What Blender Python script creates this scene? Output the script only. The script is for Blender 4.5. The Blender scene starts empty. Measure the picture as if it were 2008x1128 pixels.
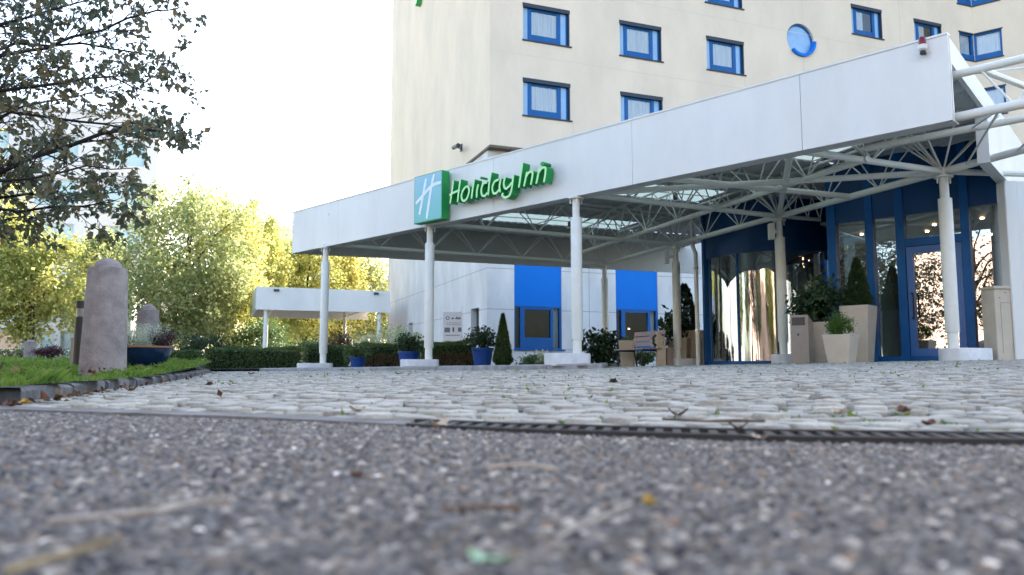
import bpy, math, random
import numpy as np
from mathutils import Vector
R = math.radians
rng = np.random.default_rng(7); random.seed(7)
scene = bpy.context.scene
EXPO = 2.3
COL = scene.collection

# ------------------------------------------------------------------ camera model
F = 1530.0; CX = 1004.0; CY = 564.0; ZC = 0.13
PITCH = math.atan(158/1530)
def ray(x, y):
    u = (x-CX)/F; w = -(y-CY)/F
    return np.array([u, math.cos(PITCH)-w*math.sin(PITCH), math.sin(PITCH)+w*math.cos(PITCH)])
def atz(x, y, z):
    d = ray(x, y); return np.array([0, 0, ZC])+d*(z-ZC)/d[2]
def aty(x, y, Y):
    d = ray(x, y); return np.array([0, 0, ZC])+d*Y/d[1]
def hdir(a):
    return np.array([math.sin(R(a)), math.cos(R(a))])
def onplane(x, y, P, a):
    dr = hdir(a); n = np.array([dr[1], -dr[0]]); d = ray(x, y)
    t = (n@P[:2])/(n@d[:2]); Q = np.array([0, 0, ZC])+t*d
    return float((Q[:2]-P[:2])@dr), float(Q[2])

# ------------------------------------------------------------------ ground heights
_gp = np.array([(-4.98,20.6,.063),(-1.82,16.9,.10),(1.09,13.3,.105),(6.75,12.,.247),(5.37,15.3,.219),(4.2,19.1,.179),
                (2.7,22.9,.115),(-5.4,14.,.03),(-5.,19.,.056),(7.8,12.,.262),(3.2,12.,.16),(3.,8.,.10),(-2.6,5.2,-.005),(-1.9,3.,-.005),(-4.2,9.5,.01),(-3.4,6.5,0.),(-6.5,11.,.02)])
def _basis(x, y):
    yp = np.maximum(y-1.3, 0); r = 1-np.exp(-yp/4.)
    return np.stack([yp, x*r, x*yp*r], -1)
_c, _, _, _ = np.linalg.lstsq(_basis(_gp[:,0], _gp[:,1]), _gp[:,2], rcond=None)
_res = _gp[:,2]-_basis(_gp[:,0], _gp[:,1])@_c
def ground(x, y):
    x = np.clip(np.asarray(x, float), -9, 10); y = np.clip(np.asarray(y, float), -5, 26)
    z = _basis(x, y)@_c
    w = np.exp(-((x[...,None]-_gp[:,0])**2+(y[...,None]-_gp[:,1])**2)/(2*2.2**2))
    z = z+(w*_res).sum(-1)/(w.sum(-1)+.15)
    return z*np.clip((y-1.2)/1.5, 0, 1)
def gz(x, y): return float(ground(np.array(x), np.array(y)))
def hit(px, py):
    lo, hi = .3, 60.
    f = lambda Y: aty(px, py, Y)[2]-gz(aty(px, py, Y)[0], Y)
    prev = .3
    for Y in np.linspace(.3, 40, 800):
        if f(Y) < 0:
            a, b = prev, Y
            for _ in range(30):
                m = (a+b)/2
                if f(m) < 0: b = m
                else: a = m
            return aty(px, py, b)
        prev = Y
    return aty(px, py, 30)

# ------------------------------------------------------------------ materials
MATS = {}
def nn(nt, t, **kw):
    n = nt.nodes.new(t)
    for k, v in kw.items():
        if k in n.inputs: n.inputs[k].default_value = v
        else: setattr(n, k, v)
    return n
def mat(name, col, rough=.6, metal=0, var=.0, vscale=3., stretch=(1,1,1), bump=0., bscale=40., col2=None, coat=0, island=0, spec=.5):
    m = bpy.data.materials.new(name); m.use_nodes = True; nt = m.node_tree
    b = nt.nodes['Principled BSDF']; L = nt.links.new
    b.inputs['Roughness'].default_value = rough; b.inputs['Metallic'].default_value = metal
    b.inputs['Coat Weight'].default_value = coat; b.inputs['Specular IOR Level'].default_value = spec
    c = (*col, 1); b.inputs['Base Color'].default_value = c
    tc = nn(nt, 'ShaderNodeTexCoord'); mp = nn(nt, 'ShaderNodeMapping'); mp.inputs['Scale'].default_value = stretch
    L(tc.outputs['Object'], mp.inputs['Vector'])
    out = None
    if var > 0 or col2:
        c2 = (*(col2 if col2 else [v*(1-var) for v in col]), 1)
        nz = nn(nt, 'ShaderNodeTexNoise', Scale=vscale, Detail=6., Roughness=.65); L(mp.outputs[0], nz.inputs['Vector'])
        rp = nn(nt, 'ShaderNodeMapRange'); rp.inputs['From Min'].default_value = .35; rp.inputs['From Max'].default_value = .65
        L(nz.outputs['Fac'], rp.inputs['Value'])
        mx = nn(nt, 'ShaderNodeMix', data_type='RGBA'); L(rp.outputs[0], mx.inputs['Factor'])
        mx.inputs['A'].default_value = c; mx.inputs[7].default_value = c2; mx.inputs[6].default_value = c
        out = mx.outputs[2]
        # roughness breaks up too
        rr = nn(nt, 'ShaderNodeMapRange'); L(nz.outputs['Fac'], rr.inputs['Value'])
        rr.inputs['To Min'].default_value = max(rough-.1, .03); rr.inputs['To Max'].default_value = min(rough+.12, 1); L(rr.outputs[0], b.inputs['Roughness'])
    if island:
        gi = nn(nt, 'ShaderNodeNewGeometry'); hs = nn(nt, 'ShaderNodeHueSaturation')
        mr = nn(nt, 'ShaderNodeMapRange'); mr.inputs['To Min'].default_value = 1-island; mr.inputs['To Max'].default_value = 1+island
        L(gi.outputs['Random Per Island'], mr.inputs['Value']); L(mr.outputs[0], hs.inputs['Value'])
        m2 = nn(nt, 'ShaderNodeMath', operation='MULTIPLY'); m2.inputs[1].default_value = 7.31
        fr = nn(nt, 'ShaderNodeMath', operation='FRACT'); L(gi.outputs['Random Per Island'], m2.inputs[0]); L(m2.outputs[0], fr.inputs[0])
        mh = nn(nt, 'ShaderNodeMapRange'); mh.inputs['To Min'].default_value = .5-.05*island; mh.inputs['To Max'].default_value = .5+.05*island
        L(fr.outputs[0], mh.inputs['Value']); L(mh.outputs[0], hs.inputs['Hue'])
        if out is None: hs.inputs['Color'].default_value = c
        else: L(out, hs.inputs['Color'])
        out = hs.outputs[0]
    if out is not None: L(out, b.inputs['Base Color'])
    if bump > 0:
        nb = nn(nt, 'ShaderNodeTexNoise', Scale=bscale, Detail=5.); L(mp.outputs[0], nb.inputs['Vector'])
        bp = nn(nt, 'ShaderNodeBump', Strength=bump, Distance=.01); L(nb.outputs['Fac'], bp.inputs['Height']); L(bp.outputs[0], b.inputs['Normal'])
    MATS[name] = m
    return m
def leafmat(name, col, col2, trans=.45, rough=.5, island=.35):
    """leaf: two tones per leaf, part of the light passes through"""
    m = bpy.data.materials.new(name); m.use_nodes = True; nt = m.node_tree; L = nt.links.new
    b = nt.nodes['Principled BSDF']; b.inputs['Roughness'].default_value = rough; b.inputs['Specular IOR Level'].default_value = .3
    gi = nn(nt, 'ShaderNodeNewGeometry'); tc = nn(nt, 'ShaderNodeTexCoord')
    nz = nn(nt, 'ShaderNodeTexNoise', Scale=.7, Detail=2.); L(tc.outputs['Object'], nz.inputs['Vector'])
    ad = nn(nt, 'ShaderNodeMath', operation='MULTIPLY_ADD'); L(nz.outputs['Fac'], ad.inputs[0]); ad.inputs[1].default_value = 1.6; ad.inputs[2].default_value = -.8
    a2 = nn(nt, 'ShaderNodeMath', operation='ADD', use_clamp=True); L(ad.outputs[0], a2.inputs[0]); L(gi.outputs['Random Per Island'], a2.inputs[1])
    mx = nn(nt, 'ShaderNodeMix', data_type='RGBA'); L(a2.outputs[0], mx.inputs['Factor'])
    mx.inputs[6].default_value = (*col, 1); mx.inputs[7].default_value = (*col2, 1)
    L(mx.outputs[2], b.inputs['Base Color'])
    tr = nn(nt, 'ShaderNodeBsdfTranslucent'); L(mx.outputs[2], tr.inputs['Color'])
    ms = nn(nt, 'ShaderNodeMixShader'); ms.inputs[0].default_value = trans
    L(b.outputs[0], ms.inputs[1]); L(tr.outputs[0], ms.inputs[2]); L(ms.outputs[0], nt.nodes['Material Output'].inputs['Surface'])
    MATS[name] = m; return m
def glassmat(name, tint, refl=.25, rough=.0, wav=0., fk=1.):
    m = bpy.data.materials.new(name); m.use_nodes = True; nt = m.node_tree; L = nt.links.new
    nt.nodes.remove(nt.nodes['Principled BSDF'])
    t = nn(nt, 'ShaderNodeBsdfTransparent'); t.inputs[0].default_value = (*tint, 1)
    g = nn(nt, 'ShaderNodeBsdfGlossy'); g.inputs['Roughness'].default_value = rough; g.inputs['Color'].default_value = (.95, .98, 1, 1)
    if wav:
        tc = nn(nt, 'ShaderNodeTexCoord'); nz = nn(nt, 'ShaderNodeTexNoise', Scale=2.2, Detail=1.); L(tc.outputs['Object'], nz.inputs['Vector'])
        bp = nn(nt, 'ShaderNodeBump', Strength=wav, Distance=.02); L(nz.outputs['Fac'], bp.inputs['Height']); L(bp.outputs[0], g.inputs['Normal'])
    fr = nn(nt, 'ShaderNodeFresnel', IOR=1.5)
    ad = nn(nt, 'ShaderNodeMath', operation='MULTIPLY_ADD', use_clamp=True); L(fr.outputs[0], ad.inputs[0]); ad.inputs[1].default_value = fk; ad.inputs[2].default_value = refl
    ms = nn(nt, 'ShaderNodeMixShader'); L(ad.outputs[0], ms.inputs[0]); L(t.outputs[0], ms.inputs[1]); L(g.outputs[0], ms.inputs[2])
    L(ms.outputs[0], nt.nodes['Material Output'].inputs['Surface'])
    MATS[name] = m; return m
def emitmat(name, col, s):
    m = bpy.data.materials.new(name); m.use_nodes = True; b = m.node_tree.nodes['Principled BSDF']
    b.inputs['Emission Color'].default_value = (*col, 1); b.inputs['Emission Strength'].default_value = s; MATS[name] = m; return m

M_WALL = mat('beige render', (.81,.685,.53), .9, var=.19, vscale=.5, stretch=(1,1,.5), bump=.3, bscale=30, col2=(.70,.60,.47))
M_CONC = mat('pale concrete', (.76,.75,.72), .8, var=.2, vscale=.9, stretch=(1,1,.45), bump=.2, bscale=25)
M_JOINT = mat('dark panel joint', (.25,.25,.25), .9)  # plain dark grey of the joints between panels
M_SOFF = mat('brown soffit', (.16,.12,.085), .8, var=.2)
M_WHITE = mat('white coated sheet metal', (.79,.80,.77), .38, var=.1, vscale=.9, stretch=(1,1,.35), bump=.05, bscale=2)
M_PIPE = mat('white painted steel', (.80,.82,.76), .4, var=.06, vscale=6)
M_BASE = mat('white painted concrete', (.78,.79,.8), .7, var=.2, vscale=5, bump=.3, bscale=30)
M_DECK = mat('grey trapezoid deck', (.62,.64,.64), .6, var=.15, vscale=2)
M_BACKF = mat('grey fascia inside', (.68,.68,.64), .6, var=.1)
M_BLUE = mat('blue lacquer frame', (.001,.105,.34), .4, var=.15, vscale=3, spec=.3)
M_BRIGHT = mat('bright blue panel', (.0,.18,.66), .5, var=.06, vscale=1., spec=.2)
M_DBLUE = mat('deep blue panel', (.002,.06,.19), .35, var=.15, vscale=2, spec=.4)
M_NAVY = mat('dark lintel', (.02,.03,.05), .5)
M_SIDEP = mat('sky tinted side pane', (.30,.50,.74), .2, var=.12, vscale=2)  # opaque panes; the mirrored sky is put into the base colour
M_CURT = mat('white curtain', (.90,.94,.98), .9, var=.12, vscale=18, stretch=(1,1,.04))
M_GLASS = glassmat('clear glass', (.7,.8,.8), .0, wav=.02, fk=.45)
M_GLASSD = glassmat('entrance glass', (.55,.66,.66), .42, wav=.05)
M_GLASSC = glassmat('curved door glass', (.5,.6,.58), .42, wav=.12)
M_GLASSB = glassmat('bluish window glass', (.9,.96,1.), .05)
M_SKYL = None
M_SLOT = mat('dark window recess', (.05,.055,.06), .3, var=.2)
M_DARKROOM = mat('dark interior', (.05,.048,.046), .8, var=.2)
M_CEIL = mat('brown interior ceiling', (.14,.105,.08), .6, var=.2)
M_FLOORI = mat('interior floor', (.16,.15,.14), .4, var=.2)
M_SPOT = emitmat('warm downlight', (1,.6,.3), 9)
M_STEEL = mat('brushed steel', (.5,.5,.5), .3, metal=1)
M_BLACK = mat('black metal', (.015,.016,.018), .45)
M_BEIGE = mat('beige composite planter', (.60,.53,.42), .6, var=.12, vscale=4, bump=.08, bscale=60)
M_BEIGE2 = mat('grey beige panel', (.34,.29,.24), .6, var=.12, vscale=4)
M_POT = mat('blue glazed pot', (.008,.07,.33), .35, var=.25, vscale=5)
M_BOWL = mat('dark blue glaze', (.006,.025,.08), .12, var=.4, vscale=4, coat=.5)
M_RIM = mat('terracotta rim', (.3,.15,.08), .6)
M_SOIL = mat('dark soil', (.03,.022,.015), .95, var=.3)
M_GRAN = mat('lilac granite', (.35,.315,.305), .85, var=.22, vscale=6, bump=1., bscale=70, col2=(.20,.18,.18))
M_KERB = mat('dark granite kerb', (.16,.165,.18), .75, var=.6, vscale=7, bump=.9, bscale=25)
M_KERBL = mat('pale granite kerb', (.36,.36,.36), .8, var=.3, vscale=6, bump=.4, bscale=30)
M_SETT = mat('granite sett', (.48,.47,.41), .78, var=.3, vscale=5., bump=1., bscale=55, island=.17, col2=(.32,.30,.25))
M_BED = mat('joint sand', (.04,.036,.026), .95, var=.5, vscale=20)
M_EARTH = mat('planting soil', (.07,.06,.045), .95, var=.4, vscale=3, bump=.6)
M_GROUND = mat('grey paving', (.2,.2,.2), .85, var=.3, vscale=1.5, bump=.3)
M_STRIP = mat('concrete edging', (.24,.235,.225), .85, var=.5, vscale=5, bump=.6, bscale=60)
M_DRAIN = mat('cast iron grate', (.03,.032,.036), .55, var=.4, vscale=30)
M_BARK = mat('bark', (.07,.055,.045), .9, var=.4, vscale=8, stretch=(1,1,.3), bump=.8, bscale=30)
M_BARKD = mat('dark twig bark', (.035,.03,.03), .9, var=.3, vscale=8)
M_TURF = mat('turf soil', (.035,.05,.015), .95, var=.4, vscale=5)
M_LIME = mat('lime letter face', (.50,.95,.42), .35)
M_GREEN = mat('green letter side', (.005,.30,.06), .35, var=.1)
M_TEAL = None
M_EMB = mat('white emblem', (.78,.88,.93), .4)
M_FARW = mat('far white facade', (.58,.59,.59), .8, var=.06)
M_FARG = mat('far grey facade', (.5,.52,.53), .8, var=.06)
M_PEACH = mat('peach wall', (.68,.5,.4), .85, var=.08)
M_TEALW = mat('teal window', (.36,.50,.52), .15)
M_SIGNW = mat('white sign board', (.9,.91,.93), .5)
M_SIGNG = mat('grey sign print', (.2,.21,.27), .6)
M_SIGNK = mat('dark sign print', (.07,.08,.14), .6)
M_WOOD = mat('greyed pinkish slat', (.42,.33,.32), .7, var=.2, vscale=6, stretch=(1,8,8))
M_REDL = mat('red lamp glass', (.2,.008,.01), .2)
M_STICK = mat('dry pale twig', (.52,.47,.40), .8, var=.45, vscale=60)
M_STICK2 = mat('yellow dry stalk', (.36,.28,.15), .8, var=.5, vscale=40)
M_LEAFB = mat('fallen brown leaf', (.15,.075,.035), .7, var=.5, vscale=20, island=.5)
M_LEAFY = mat('fallen yellow leaf', (.55,.36,.06), .7, var=.4, vscale=20, island=.3)
M_LEAFP = mat('fallen pale leaf', (.6,.5,.38), .7, var=.3, vscale=20)
M_LEAFG = mat('pale green leaf', (.42,.62,.42), .7, var=.2, vscale=20)
L_FRONT = leafmat('dark autumn leaf', (.11,.18,.13), (.26,.20,.10), .5)
L_YEL = leafmat('yellow green leaf', (.56,.53,.17), (.30,.36,.11), .5)
L_YEL2 = leafmat('golden leaf', (.64,.57,.18), (.38,.41,.13), .5)
L_PALE = leafmat('pale green leaf canopy', (.54,.55,.25), (.22,.28,.11), .45)
L_HEDGE = leafmat('hedge leaf', (.055,.115,.04), (.13,.20,.065), .3)
L_HEDGEB = leafmat('hedge twig', (.19,.12,.07), (.08,.10,.04), .2)
L_DARK = leafmat('dark evergreen', (.016,.042,.02), (.05,.09,.035), .2)
L_BOX = leafmat('fresh boxwood', (.08,.17,.025), (.14,.25,.05), .35)
L_VAR = leafmat('variegated leaf', (.28,.40,.17), (.60,.60,.42), .4)
L_RED = leafmat('reddish leaf', (.16,.05,.05), (.08,.10,.04), .3)
L_PURP = leafmat('purple heather', (.08,.02,.035), (.03,.02,.03), .2)
L_HEATH = leafmat('white heather', (.75,.78,.70), (.35,.45,.32), .35)
L_GRASS = leafmat('grass blade', (.08,.19,.03), (.20,.30,.05), .45)
L_WEED = leafmat('weed', (.12,.22,.03), (.22,.30,.06), .4)

def special_mats():
    global M_SKYL, M_TEAL
    m = bpy.data.materials.new('milky rooflight'); m.use_nodes = True; nt = m.node_tree; L = nt.links.new
    b = nt.nodes['Principled BSDF']; b.inputs['Base Color'].default_value = (.8,.84,.78,1); b.inputs['Roughness'].default_value = .5
    t = nn(nt, 'ShaderNodeBsdfTranslucent'); t.inputs[0].default_value = (.62,.66,.50,1)
    ms = nn(nt, 'ShaderNodeMixShader'); ms.inputs[0].default_value = .85
    L(b.outputs[0], ms.inputs[1]); L(t.outputs[0], ms.inputs[2]); L(ms.outputs[0], nt.nodes['Material Output'].inputs['Surface']); M_SKYL = m
    m = bpy.data.materials.new('teal sign face'); m.use_nodes = True; nt = m.node_tree; L = nt.links.new
    b = nt.nodes['Principled BSDF']; b.inputs['Roughness'].default_value = .25
    tc = nn(nt, 'ShaderNodeTexCoord'); sx = nn(nt, 'ShaderNodeSeparateXYZ'); L(tc.outputs['Generated'], sx.inputs[0])
    mx = nn(nt, 'ShaderNodeMix', data_type='RGBA'); L(sx.outputs['Z'], mx.inputs['Factor'])
    mx.inputs[6].default_value = (.13,.52,.50,1); mx.inputs[7].default_value = (.28,.55,.68,1)
    L(mx.outputs[2], b.inputs['Base Color']); M_TEAL = m
special_mats()

# ------------------------------------------------------------------ mesh helpers
def props(o, label=None, cat=None, group=None, kind=None):
    if label: o['label'] = label
    if cat: o['category'] = cat
    if group: o['group'] = group
    if kind: o['kind'] = kind
    return o
def link(name, me, parent=None):
    o = bpy.data.objects.new(name, me); COL.objects.link(o)
    if parent is not None:
        o.parent = parent
        pl = Vector((0,0,0)); q = parent
        while q is not None: pl = pl+q.location; q = q.parent
        o.location = -pl
    return o
def empty(name, loc, label, cat, group=None):
    o = bpy.data.objects.new(name, None); COL.objects.link(o); o.location = [float(v) for v in loc]
    o.empty_display_size = .2
    return props(o, label, cat, group)
class MB:
    def __init__(s): s.v = []; s.f = []; s.m = []; s.mats = []; s.cur = 0; s.tf = None
    def use(s, m):
        if m not in s.mats: s.mats.append(m)
        s.cur = s.mats.index(m); return s
    def add(s, vs, fs):
        n = len(s.v)
        if s.tf: vs = [s.tf(p) for p in vs]
        s.v += [tuple(float(c) for c in p) for p in vs]
        for f in fs: s.f.append(tuple(i+n for i in f)); s.m.append(s.cur)
    def box(s, a, b):
        (x0,y0,z0),(x1,y1,z1) = a, b
        s.add([(x0,y0,z0),(x1,y0,z0),(x1,y1,z0),(x0,y1,z0),(x0,y0,z1),(x1,y0,z1),(x1,y1,z1),(x0,y1,z1)],
              [(0,3,2,1),(4,5,6,7),(0,1,5,4),(1,2,6,5),(2,3,7,6),(3,0,4,7)])
    def bevbox(s, a, b, r):
        """box with its eight vertical and top edges chamfered"""
        (x0,y0,z0),(x1,y1,z1) = a, b
        rings = []
        for z, d, c in ((z0,0,r),(z1-r,0,r),(z1,r,r)):
            X0,X1,Y0,Y1 = x0+d,x1-d,y0+d,y1-d
            rings.append([(X0+c,Y0,z),(X1-c,Y0,z),(X1,Y0+c,z),(X1,Y1-c,z),(X1-c,Y1,z),(X0+c,Y1,z),(X0,Y1-c,z),(X0,Y0+c,z)])
        s.loft(rings, True, True)
    def loft(s, rings, cap0=False, cap1=False, closed=True):
        n = len(rings[0]); vs = [p for r in rings for p in r]; fs = []
        for i in range(len(rings)-1):
            for j in range(n if closed else n-1):
                k = (j+1) % n; fs.append((i*n+j, i*n+k, (i+1)*n+k, (i+1)*n+j))
        if cap0: fs.append(tuple(range(n-1,-1,-1)))
        if cap1: fs.append(tuple((len(rings)-1)*n+j for j in range(n)))
        s.add(vs, fs)
    def tube(s, pts, rad, n=8, caps=True):
        pts = [np.asarray(p, float) for p in pts]
        if np.isscalar(rad): rad = [rad]*len(pts)
        rings = []; up = None
        for i, p in enumerate(pts):
            t = pts[min(i+1,len(pts)-1)]-pts[max(i-1,0)]; t = t/(np.linalg.norm(t)+1e-9)
            if up is None: up = np.array([0,0,1.]) if abs(t[2]) < .9 else np.array([1.,0,0])
            a = np.cross(t, up); a /= np.linalg.norm(a)+1e-9; b = np.cross(a, t); up = b
            rings.append([p+rad[i]*(math.cos(q)*a+math.sin(q)*b) for q in np.linspace(0, 2*math.pi, n, endpoint=False)])
        s.loft(rings, caps, caps)
    def lathe(s, c, prof, n=24):
        rings = [[(c[0]+r*math.cos(q), c[1]+r*math.sin(q), c[2]+z) for q in np.linspace(0, 2*math.pi, n, endpoint=False)] for r, z in prof]
        s.loft(rings, True, True)
    def prism(s, poly, z0, z1):
        n = len(poly)
        s.add([(x,y,z0) for x,y in poly]+[(x,y,z1) for x,y in poly],
              [tuple(range(n-1,-1,-1)), tuple(range(n,2*n))]+[(i,(i+1)%n,n+(i+1)%n,n+i) for i in range(n)])
    def build(s, name, m=None, parent=None, smooth=False):
        me = bpy.data.meshes.new(name); me.from_pydata(s.v, [], s.f); me.validate()
        mats = s.mats if s.mats else [m]
        for q in mats: me.materials.append(q)
        if s.mats: me.polygons.foreach_set('material_index', s.m)
        if smooth:
            me.shade_smooth(); 
            try: me.set_sharp_from_angle(angle=R(35))
            except Exception: pass
        me.update()
        return link(name, me, parent)
def np_mesh(name, V, Fa, m, parent=None, smooth=False, attr=None):
    me = bpy.data.meshes.new(name); V = np.asarray(V, np.float32); Fa = np.asarray(Fa, np.int32)
    k = Fa.shape[1]; me.vertices.add(len(V)); me.vertices.foreach_set('co', V.ravel())
    me.loops.add(Fa.size); me.loops.foreach_set('vertex_index', Fa.ravel())
    me.polygons.add(len(Fa)); me.polygons.foreach_set('loop_start', np.arange(0, Fa.size, k, dtype=np.int32))
    for q in (m if isinstance(m, (list, tuple)) else [m]): me.materials.append(q)
    me.update(calc_edges=True)
    if attr is not None:
        a = me.color_attributes.new('tone', 'FLOAT_COLOR', 'POINT'); a.data.foreach_set('color', np.asarray(attr, np.float32).ravel())
    if smooth: me.shade_smooth()
    return link(name, me, parent)
def leaves(P, size, rg, droop=0., aspect=.55, updir=None, fold=.25):
    """P Nx3 attachment points -> kite shaped folded leaves (4 verts, 2 tris)"""
    n = len(P); d = rg.normal(size=(n,3)); d[:,2] -= droop
    if updir is not None: d = d*.45+updir
    d /= np.linalg.norm(d,axis=1,keepdims=True)+1e-9
    a = rg.normal(size=(n,3)); a = np.cross(d,a); a /= np.linalg.norm(a,axis=1,keepdims=True)+1e-9
    nrm = np.cross(d,a); s = size*rg.uniform(.65,1.35,size=(n,1))
    v0 = P; v2 = P+d*s; md = P+d*s*.42
    v1 = md+a*s*aspect*.5+nrm*s*fold*.4; v3 = md-a*s*aspect*.5+nrm*s*fold*.4
    V = np.stack([v0,v1,v2,v3],1).reshape(-1,3); i = np.arange(n)[:,None]*4
    Fa = np.concatenate([i+[0,1,2], i+[0,2,3]],0)
    return V, Fa

# ------------------------------------------------------------------ foliage things
def crown_points(c, rad, n, rg, nclump=None, cl=.28, shell=.55):
    nclump = nclump or 60
    d = rg.normal(size=(nclump,3)); d /= np.linalg.norm(d,axis=1,keepdims=True)
    r = shell+(1-shell)*rg.random((nclump,1))**.6
    cc = d*r*rg.uniform(.85,1.06,size=(nclump,1))
    w = rg.uniform(.4,1.6,size=nclump); w /= w.sum()
    idx = rg.choice(nclump, n, p=w)
    sg = cl*rg.uniform(.45,1.15,size=nclump)
    P = cc[idx]+rg.normal(size=(n,3))*sg[idx][:,None]*np.array([1,1,.75])
    return np.asarray(c)+P*np.asarray(rad), np.asarray(c)+cc*np.asarray(rad)
def tree(name, base, ctr, rad, n, lsize, lm, label, group=None, seed=1, nclump=80, trunk_r=.16, cl=.2):
    rg = np.random.default_rng(seed); e = empty(name, base, label, 'tree', group)
    base = np.array(base, float); ctr = np.array(ctr, float); rad = np.array(rad, float)
    P, cc = crown_points(ctr, rad*np.array([1,1,1.07]), n, rg, nclump, cl)
    mb = MB(); top = ctr+np.array([0,0,rad[2]*.45])
    tp = [base-[0,0,.15], base+(ctr-base)*.35+rg.normal(size=3)*.1, ctr-[0,0,rad[2]*.3], top]
    mb.tube(tp, [trunk_r*1.25, trunk_r, trunk_r*.7, trunk_r*.25], 8)
    for k in range(14):
        t = cc[rg.integers(len(cc))]; h = rg.uniform(.15,.8)
        s = tp[1]+(top-tp[1])*h*.8; md = s*.5+t*.5+[0,0,.12*rad[2]]
        mb.tube([s, md, t], [trunk_r*.42, trunk_r*.25, trunk_r*.08], 5)
    mb.build('trunk', M_BARK, e, True)
    V, Fa = leaves(P, lsize, rg, .3, .8); np_mesh('crown', V, Fa, lm, e)
    return e
def bush(e, name, ctr, rad, n, lsize, lm, seed=1, cl=.22, nclump=50, shell=.5, updir=None, aspect=.55, zmin=None):
    rg = np.random.default_rng(seed); P, _ = crown_points(ctr, rad, n, rg, nclump, cl, shell)
    if zmin is not None: P[:,2] = np.maximum(P[:,2], zmin+rg.random(n)*.03)
    V, Fa = leaves(P, lsize, rg, .1, aspect, updir); return np_mesh(name, V, Fa, lm, e)
def cone_plant(e, name, base, h, r, n, lsize, lm, seed=1, power=.8):
    rg = np.random.default_rng(seed); t = rg.random(n)**1.3
    a = rg.uniform(0, 2*math.pi, n); rr = r*np.minimum((1-t)**power, (t+.06)*6)*(1-.35*rg.random(n)**2)*(1+.08*np.sin(a*5+t*22))
    P = np.stack([rr*np.cos(a), rr*np.sin(a), t*h], 1)+np.asarray(base)
    up = np.stack([np.cos(a)*.8, np.sin(a)*.8, np.ones(n)*1.1], 1)
    V, Fa = leaves(P, lsize, rg, 0, .5, up); return np_mesh(name, V, Fa, lm, e)
def hedge(name, p0, p1, depth, h, label, seed, lm2=L_HEDGE, n=9000, group='clipped hedges along the hotel wall', twig=False):
    """clipped box hedge from p0 to p1 (ground points), its leaves in the outer skin"""
    rg = np.random.default_rng(seed); p0 = np.array(p0, float); p1 = np.array(p1, float)
    L = np.linalg.norm(p1-p0); d = (p1-p0)/L; nrm = np.array([-d[1], d[0], 0]); e = empty(name, (p0+p1)/2, label, 'hedge', group)
    s = rg.random(n)*L; w = rg.random(n)*depth; z = rg.random(n)*h
    f = rg.integers(0, 5, n)
    w = np.where(f < 2, rg.random(n)**3*.12, w); z = np.where((f == 2)|(f == 4), h-rg.random(n)**3*.1, z); s = np.where(f == 3, np.where(rg.random(n) < .5, rg.random(n)**2*.1, L-rg.random(n)**2*.1), s)
    # rounded shoulders and a wavy clip
    k = np.clip((z-h+.12)/.12, 0, 1); w = w*(1-.0)+k*.06*(w < .1); z = z+.025*np.sin(s*4.2+seed)+.015*np.sin(s*11)
    P = p0+s[:,None]*d+w[:,None]*nrm+z[:,None]*np.array([0,0,1.])
    low = (z < h*.55)&(f < 2)&twig
    V, Fa = leaves(P[~low], .05, rg, 0, .6); np_mesh('foliage', V, Fa, lm2, e)
    if twig:
        V, Fa = leaves(P[low], .08, rg, 0, .25, np.array([0,0,1.2])); np_mesh('bare_twigs', V, Fa, L_HEDGEB, e)
    mb = MB(); mb.tf = lambda q: p0+q[0]*d+q[1]*nrm+q[2]*np.array([0,0,1.]); mb.box((.08,.1,-.1),(L-.08,depth-.1,h-.1)); mb.build('dark_core', mat('hedge inside '+str(seed), (.012,.016,.008), 1), e)  # solid core box, near black for the shade inside the hedge
    return e
# ------------------------------------------------------------------ ground sheets
def sheet(name, x0, x1, nx, y0, y1, ny, zf, m, kind='structure', maskf=None):
    xs = np.linspace(x0, x1, nx); ys = np.linspace(y0, y1, ny); X, Y = np.meshgrid(xs, ys)
    V = np.stack([X, Y, zf(X, Y)], -1).reshape(-1,3)
    i, j = np.meshgrid(np.arange(nx-1), np.arange(ny-1)); q = (j*nx+i).ravel()
    Fa = np.stack([q, q+1, q+nx+1, q+nx], 1)
    if maskf is not None:
        c = V[Fa].mean(1); Fa = Fa[maskf(c[:,0], c[:,1])]
    o = np_mesh(name, V, Fa, m); props(o, kind=kind); return o
def far_rise(X, Y):
    return ground(X, Y)+np.clip((Y-26)/30, 0, 1)*.45+np.clip((-X-6)/14, 0, 1)*np.clip((Y-8)/12, 0, 1)*.25
sheet('ground', -300, 300, 121, -200, 400, 121, lambda X, Y: far_rise(X, Y)-.16, M_GROUND)
# drain / asphalt border line, as (x, y) on the ground
DL = np.array([(-6.5,6.2),(-4.,4.3),(-2.6,3.2),(-1.63,2.49),(-.68,2.05),(0,1.64),(.47,1.46),(.93,1.385),(1.7,1.31),(3.2,1.25),(6.5,1.2)])
def dline(x): return np.interp(x, DL[:,0], DL[:,1])
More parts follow.
